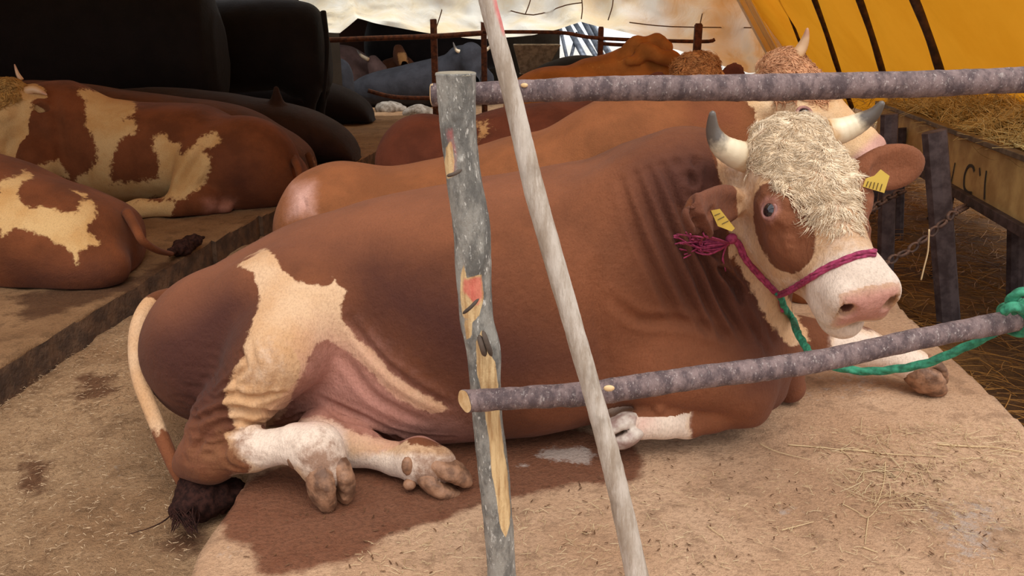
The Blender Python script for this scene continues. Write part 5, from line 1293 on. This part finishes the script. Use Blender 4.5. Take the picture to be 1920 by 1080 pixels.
beast('large black standing bull at the upper left, back above the picture edge', 8.85,
    [(412, 80, .62, .06), (408, 30, .52, .22), (395, -10, .48, .34), (350, -40, .46, .40), (280, -55, .44, .44), (180, -60, .42, .46), (60, -60, .42, .46), (-60, -76, .42, .42), (-130, -80, .5, .34), (-180, -40, .7, .1)],
    lambda S, H: (legs(S, [(370, -.22), (375, .22), (0, -.22), (0, .22)], 8.85, 130, .20, .09), S.ell(at(350, 110, 8.75), (.32, .34, .46), None, .1)), C_BLK, [], cell=.028, floorz=.02, name='bull', box=((-7.3, -2.9), (8.2, 9.5), (0, 2.1)))
# back pen, through the rails
beast('slate-grey cow lying beyond the rusty rails with small pale horns', 15.0,
    [(640, 178, .0, .1), (655, 160, 0, .26), (690, 138, 0, .38), (740, 126, 0, .44), (812, 108, 0, .46), (850, 99, 0, .44), (890, 104, .1, .3), (925, 140, .2, .08)],
    lambda S, H: (S.chain([at(870, 118, 14.8), at(882, 104, 14.6)], [.34, .22], .1)), C_GRY, [], cell=.035, floorz=ZA, head=(at(884, 90, 14.5), (1, .05, .05), (.05, -.5, -.85), 1.3),
    fin=lambda root, H, me: (horn_part(root, [H(-.10, .03, -.05), H(-.2, .0, -.04), H(-.24, -.10, .0)], .04, M_HORN), horn_part(root, [H(.10, .03, -.05), H(.22, .0, -.04), H(.30, -.10, .0)], .04, M_HORN)))
beast('pinkish-grey cow lying at the back beside the thin rusty post', 16.2,
    [(560, 130, 0, .1), (580, 100, 0, .36), (615, 86, 0, .42), (645, 84, 0, .42), (672, 94, 0, .38), (700, 116, .1, .2), (712, 140, .2, .06)],
    None, C_PNK, [], cell=.04, floorz=ZA, head=(at(700, 104, 15.8), (.6, .7, .05), (.6, -.4, -.6), 1.2),
    fin=lambda root, H, me: horn_part(root, [H(-.1, .03, -.05), H(-.2, -.05, -.02), H(-.22, -.16, 0)], .04, M_HORN))
beast('small blue-grey calf lying low beside the thin rusty post', 14.05,
    [(590, 160, 0, .05), (605, 130, 0, .2), (620, 112, 0, .26), (640, 110, 0, .26), (655, 122, 0, .2), (662, 145, 0, .05)], None, C_GRY, [('all', 2, .3)], cell=.035, floorz=ZA, name='calf')
beast('dusky brown standing cow at the back left of the pen', 18.3,
    [(560, 60, .6, .1), (575, 40, .5, .4), (620, 34, .45, .44), (670, 34, .45, .44), (700, 44, .6, .3), (712, 70, .8, .06)], lambda S, H: legs(S, [(590, -.2), (590, .2), (680, -.2), (680, .2)], 18.3, 90, .18, .1, ZA), C_BRN, [('all', 2, .7)], cell=.05, floorz=ZA)
beast('black standing cow behind the slate-grey one', 17.0,
    [(684, 70, .7, .1), (694, 34, .55, .36), (720, 24, .5, .44), (770, 30, .48, .44), (820, 34, .48, .44), (870, 40, .5, .4), (920, 46, .55, .36), (950, 80, .7, .06)], lambda S, H: legs(S, [(705, -.2), (705, .2), (900, -.2), (900, .2)], 17.0, 90, .18, .1, ZA), C_BLK, [], cell=.05, floorz=ZA)
beast('brown cow with a white-blazed face lying between the dark cows at the back', 16.3,
    [(708, 150, 0, .1), (714, 118, 0, .25), (734, 108, 0, .34), (760, 104, 0, .3), (780, 120, .2, .06)], None, C_BRN, [(0, [(745, 100), (760, 98), (766, 120), (748, 122)], dict(soft=.1))], cell=.03, floorz=ZA, head=(at(748, 84, 15.75), (.8, .6, .0), (.4, -.5, -.75), .95),
    fin=lambda root, H, me: None)
beast('black cow lying low in front of the bright white gap', 10.6,
    [(990, 150, 0, .1), (1005, 128, 0, .3), (1040, 112, 0, .38), (1080, 103, 0, .4), (1130, 107, 0, .38), (1180, 118, 0, .3), (1210, 150, .1, .06)], None, C_BLK, [], cell=.035, floorz=0.0)

# ------------------------------------------------------------------ feed manger on the right, with hay
M_MANG = simple('painted_manger_board', srgb(196, 164, 104), .7, srgb(164, 130, 76), 6, .3, .004)
M_RIM = simple('manger_rim_steel', srgb(120, 104, 84), .6, srgb(80, 66, 52), 14, .3, .003, .3)
M_IRON = simple('dark_rusty_iron', srgb(82, 66, 64), .75, srgb(52, 36, 34), 16, .4, .004, .2)
M_BLKP = simple('black_paint_marks', srgb(42, 34, 30), .7)
zt, zb = .74, .44
a = G(1660, 195, zt); b = G(1920, 290, zt); dm = unit((b-a)*np.array([1, 1, 0])); a0 = a-dm*.15; b0 = b+dm*1.1; nrm = np.array([dm[1], -dm[0], 0])
if nrm[0] < 0: nrm = -nrm
RM = np.stack([dm, nrm, [0, 0, 1]], 1)
man = empty('manger', ((a0+b0)/2*np.array([1, 1, 0]))+np.array([0, 0, ZA])); tag(man, 'long painted steel feed manger full of hay along the yellow tent wall', 'manger')
L = np.linalg.norm(b0-a0); c = (a0+b0)/2; WD = .50
def mbox(name, cc, dd, mat, bev=.004): m = MB(); m.box(cc, dd, RM); return m.build(name, mat, man, False, bev)
mbox('front_board', c+nrm*.012+np.array([0, 0, -(zt-zb)/2]), (L, .022, zt-zb), M_MANG)
mbox('back_board', c+nrm*WD+np.array([0, 0, -(zt-zb)/2]), (L, .022, zt-zb), M_MANG)
mbox('bottom', c+nrm*WD/2+np.array([0, 0, zb-zt]), (L, WD, .02), M_MANG)
for s_ in (0, 1): mbox('end_board', (a0, b0)[s_]+nrm*WD/2+np.array([0, 0, -(zt-zb)/2]), (.02, WD, zt-zb), M_MANG)
mbox('rim', c-nrm*.012+np.array([0, 0, -.005]), (L, .05, .028), M_RIM); mbox('rim', c+nrm*WD+np.array([0, 0, -.005]), (L, .05, .028), M_RIM)
mbox('bottom_rail', c-nrm*.006+np.array([0, 0, zb-zt-.012]), (L, .05, .05), M_IRON)
for f_ in (.02, .45, .98):
    for s_ in (.03, WD-.03):
        q = a0+dm*L*f_+nrm*s_; mbox('leg', np.array([q[0], q[1], (zb+ZA-.02)/2]), (.05, .05, zb-ZA), M_IRON)
def board(px, py):          # where a traced point lies on the front board's face
    d = ray(px, py); o = np.array([0, 0, CAM_H]); return o+d*(np.dot(a0+nrm*(-.001)-o, nrm)/np.dot(d, nrm))-nrm*.001
def stroke(pts, w):
    P = smooth_path([board(*p) for p in pts], 5); V_ = []; F_ = []; T = np.gradient(P, axis=0)
    for p, t in zip(P, T):
        s_ = unit(np.cross(t, nrm))*w; V_ += [p+s_, p-s_, p+s_-nrm*.0015, p-s_-nrm*.0015]
    for i in range(len(P)-1):
        k = i*4; F_ += [(k, k+4, k+6, k+2), (k+1, k+3, k+7, k+5), (k+2, k+6, k+7, k+3)]
    o = link('painted_mark', mesh_from('painted_mark', V_, F_, False), None, M_BLKP); put(o, man)
stroke([(1827, 322), (1824, 312), (1816, 312), (1809, 328), (1808, 350), (1814, 360), (1823, 362)], .008)
stroke([(1837, 315), (1838, 330)], .006); stroke([(1850, 320), (1847, 345), (1846, 374)], .0065)
stroke([(1772, 290), (1778, 318), (1783, 345)], .007); stroke([(1783, 345), (1788, 322), (1791, 305)], .005); stroke([(1772, 345), (1776, 330)], .004)
# iron uprights in front of and below the manger
def bar(p_top, p_bot, w, lab, zb_=ZA, name='iron_post', Yt=None):
    q = G(p_bot[0], p_bot[1], zb_); Y_ = q[1] if Yt is None else Yt; t = at(p_top[0], p_top[1], Y_); r_ = rm(w, p_top[0], p_top[1], Y_)
    P = [t+(q-t)*k for k in np.linspace(0, 1, 5)]; V_, F_ = tube(P, r_, 8, flat=.6); o = link(name, mesh_from(name, V_, F_, False), None, M_IRON); tag(o, lab, 'post'); return o
bar((1752, 246), (1780, 618), 24, 'leaning dark rusty iron post standing in front of the manger, upper end free')
bar((1668, 214), (1658, 572), 17, 'dark grey iron post beside the far ear of the big bull')
bar((1690, 240), (1684, 450), 10, 'thin brown post under the manger just right of the grey iron post')
bar((1905, 420), (1902, 600), 17, 'dark post under the manger at the right picture edge')
# chains
M_CHAIN = simple('rusty_chain', srgb(98, 68, 52), .8, srgb(60, 42, 34), 40, .4, .002, .3)
def chain(p_list, n_, lr, lab, wire=.0045):
    P = smooth_path(p_list, 10); Ls = np.concatenate([[0], np.cumsum(np.linalg.norm(np.diff(P, axis=0), axis=1))]); tt_ = np.linspace(0, Ls[-1], n_)
    C_ = np.stack([np.interp(tt_, Ls, P[:, i]) for i in range(3)], 1); root = empty('chain', C_[0]); tag(root, lab, 'chain')
    V_, F_ = ring((0, 0, 0), (0, 1, 0), lr, wire, 1.0, 14, 6); V_ = np.array(V_)*np.array([1.0, 1, .62]); me = mesh_from('link', V_, F_); me.materials.append(M_CHAIN)
    for i in range(n_):
        d = unit(C_[min(i+1, n_-1)]-C_[max(i-1, 0)]); u = unit(np.cross(d, [0, 1, 0])); v = np.cross(d, u)
        if i % 2: u, v = v, -u
        o = bpy.data.objects.new('link', me); COL.objects.link(o); o.parent = root
        M = Matrix([[d[0], u[0], v[0], C_[i][0]], [d[1], u[1], v[1], C_[i][1]], [d[2], u[2], v[2], C_[i][2]], [0, 0, 0, 1]]); o.matrix_parent_inverse = Matrix.Translation(root.location).inverted(); o.matrix_basis = M
bq = board(1822, 388)-nrm*.03
chain([bq, at(1790, 398, 3.45), at(1760, 425, 3.35), at(1715, 462, 3.3), at(1670, 488, 3.25), at(1640, 502, 3.2), at(1600, 520, 3.15)], 26, .026, 'rusty chain hanging from the manger behind the leaning iron post', .0075)
chain([at(1690, 360, 3.9), at(1665, 372, 3.85), at(1635, 392, 3.8), at(1605, 410, 3.75)], 10, .026, 'short rusty chain behind the far ear of the big bull', .0075)
# hay: strands
M_HAY = lock_mat('dry_hay', srgb(232, 208, 142), srgb(176, 144, 76)); M_HAYD = lock_mat('trampled_hay', srgb(172, 118, 52), srgb(104, 66, 28)); M_STRAW = lock_mat('pale_straw', srgb(232, 208, 164), srgb(180, 146, 104))
def strands(name, mat, pts, length, w, up=.3, seed=1, bend=.25):
    r = np.random.default_rng(seed); n_ = len(pts); a = r.random(n_)*2*math.pi; el = (r.random(n_)-.35)*up*2; ln = length*(.4+r.random(n_))
    d = np.stack([np.cos(a)*np.cos(el), np.sin(a)*np.cos(el), np.sin(el)], 1); s_ = np.stack([-np.sin(a), np.cos(a), 0*a], 1); s_ += (r.random((n_, 3))-.5)*.6
    s_ /= np.linalg.norm(s_, axis=1)[:, None]; nrm_ = np.cross(d, s_); V_ = []; bd = (r.random(n_)-.5)*bend
    for t in (0, .33, .66, 1):
        p = pts+d*(ln*(t-.3))[:, None]+s_*(bd*ln*(t*t))[:, None]+np.array([0, 0, 1])*(-.15*ln*t*t*(el > 0))[:, None]
        ww = w*(1-.5*abs(t-.4)); V_.append(p+s_*ww); V_.append(p-s_*ww); V_.append(p+nrm_*ww*.8)
    V_ = np.array(V_).transpose(1, 0, 2).reshape(-1, 3); b_ = (np.arange(n_)*12)[:, None, None]
    fs_ = [[k*3+i, k*3+j, k*3+3+j, k*3+3+i] for k in range(3) for i, j in ((0, 1), (1, 2), (2, 0))]
    return link(name, mesh_from(name, V_, (b_+np.array(fs_)[None]).reshape(-1, 4), False), None, mat)
r = np.random.default_rng(12)
n_ = 6500; u = r.random(n_); v = r.random(n_); hp_ = a0[None]+dm[None]*(u*L)[:, None]+nrm[None]*(.02+v*(WD+.25))[:, None]; hp_[:, 2] = zt-.02+.10*np.sin(v*2.6)+.05*fbm(hp_, 3, 2, 3)+r.random(n_)*.05
o = strands('manger_hay', M_HAY, hp_, .17, .0026, .8, 3, .5); tag(o, 'heap of pale dry hay filling the manger below the yellow wall', 'hay', kind='stuff')
# hay body under the strands so that the heap is solid
def heap(u, v):
    P = a0[None]+dm[None]*(u*L)[:, None]+nrm[None]*(.0+v*(WD+.25))[:, None]; P[:, 2] = zt-.06+.10*np.sin(v*2.6)+.05*fbm(P, 3, 2, 3); return P
hb = sheet('hay_bed', heap, 90, 24, simple('hay_bed', srgb(150, 116, 58), .9, srgb(92, 66, 30), 30, .9, .02)); tag(hb, 'matted bed of hay lying in the manger', 'hay', kind='stuff')
n_ = 11000; x = 1.2+r.random(n_)*3.6; y = 2.3+r.random(n_)*7.0; P = np.stack([x, y, 0*x], 1)
inside = poly_sd(P[:, :2], np.array(outl)) < 0.02
P[:, 2] = ZA+.02+.05*np.clip(fbm(P, 2.5, 2, 6), -.3, 1)+r.random(n_)*.03; P = P[~inside]
o = strands('floor_hay', M_HAYD, P, .16, .0028, .25, 5, .6); tag(o, 'trampled brown hay strewn on the ground below the manger', 'hay', kind='stuff')
n_ = 2600; x = 2.6+r.random(n_)*1.9; P = np.stack([x, 4+r.random(n_)*8, .25+r.random(n_)*.75], 1); P[:, 0] = 3.35+.13*(P[:, 1]-4)+(r.random(n_)-.5)*.5
o = strands('wall_hay', M_HAY, P, .25, .003, .7, 8, .5); tag(o, 'loose hay piled along the foot of the yellow tent wall', 'hay', kind='stuff')
# crumbs and chaff on the slab, thicker to the right
def scatter(name, mat, polys, n_, length, w, seed, z, lab, up=.1):
    r = np.random.default_rng(seed); out = []
    for poly, frac in polys:
        pg = np.array(gp(poly, z)); lo = pg.min(0); hi = pg.max(0); k = int(n_*frac); q = lo+(hi-lo)*r.random((k*3, 2)); q = q[poly_sd(q, pg) < 0][:k]; out.append(np.c_[q, np.full(len(q), z+.004)])
    o = strands(name, mat, np.concatenate(out), length, w, up, seed, .5); tag(o, lab, 'straw', kind='stuff'); return o
scatter('straw_chaff', M_STRAW, [([(1500, 800), (1920, 790), (1920, 1000), (1700, 1000), (1560, 900)], .45), ([(1180, 900), (1920, 850), (1920, 1079), (1160, 1079)], .35), ([(700, 1010), (1180, 920), (1180, 1079), (620, 1079)], .2)], 1600, .022, .0009, 31, .004, 'fine straw chaff scattered over the right half of the slab')
scatter('straw_litter', M_STRAW, [([(1560, 800), (1920, 800), (1920, 900), (1600, 880)], .6), ([(1580, 880), (1760, 860), (1740, 960), (1600, 950)], .4)], 110, .10, .0012, 33, .006, 'thin straw litter lying near the right edge of the slab')
scatter('dung_crumbs', lock_mat('crumbs', srgb(120, 84, 56), srgb(88, 58, 38)), [([(1200, 860), (1920, 830), (1920, 1079), (1200, 1079)], .5), ([(480, 950), (1180, 880), (1180, 1079), (450, 1079)], .3), ([(1600, 860), (1800, 850), (1760, 960), (1600, 960)], .2)], 320, .012, .0020, 35, .003, 'dark crumbs of dung and feed on the slab')
scatter('aisle_chaff', lock_mat('chaff', srgb(205, 175, 140), srgb(130, 96, 66)), [([(0, 760), (230, 580), (330, 900), (380, 1000), (330, 1079), (0, 1079)], 1)], 1500, .016, .0016, 36, ZA+.012, 'gritty chaff on the dirt aisle')
# the separate long stalks one can point at
ST = [([(1478, 834), (1530, 838), (1580, 843), (1640, 845)], .0022, 'long pale straw stalk lying across the slab, left of the longest pair', 0), ([(1600, 843), (1650, 850), (1700, 853), (1776, 856)], .002, 'long thin straw stalk in the middle of the right half of the slab', 0),
      ([(1757, 833), (1820, 837), (1860, 838), (1920, 848)], .003, 'thick pale straw stalk ending at the right picture edge', 0), ([(1424, 832), (1460, 848), (1520, 862)], .0016, 'thin bent straw stalk right of the folded front knee', 0),
      ([(1660, 865), (1658, 900), (1648, 935), (1640, 950)], .0018, 'curved straw stalk pointing down the slab toward the camera', 0), ([(1466, 994), (1500, 985), (1526, 978)], .0018, 'short pale straw stalk in the lower middle of the slab', 0),
      ([(1580, 945), (1605, 958), (1628, 970), (1650, 946)], .0016, 'forked straw stalk below the curved one', 0), ([(1628, 970), (1624, 1000), (1622, 1020)], .0016, 'thin upright-lying straw stalk under the forked one', 0), ([(1618, 1026), (1646, 1036)], .002, 'shortest pale straw piece near the bottom of the picture', 0),
      ([(1574, 842), (1588, 852), (1597, 862)], .002, 'short hooked straw tip branching from the long pale stalk', 0), ([(1326, 985), (1345, 1000), (1358, 1008)], .0016, 'tiny grey stalk left of the short pale stalk', 0)]
for pts, w, lab, z in ST:
    P = smooth_path([G(x, y, .006) for x, y in pts], 5); V_, F_ = tube(P, np.linspace(w, w*.6, len(P)), 6); tag(link('straw_stalk', mesh_from('straw_stalk', V_, F_), None, M_STRAW), lab, 'straw', 'loose straw stalks on the slab')
P = smooth_path([at(1742, 430, 3.2), at(1740, 470, 3.2), at(1733, 500, 3.2), at(1727, 525, 3.2)], 5); V_, F_ = tube(P, .0035, 5); tag(link('straw_stalk', mesh_from('straw_stalk', V_, F_), None, M_STRAW), 'pale straw stalk dangling beside the leaning iron post', 'straw')
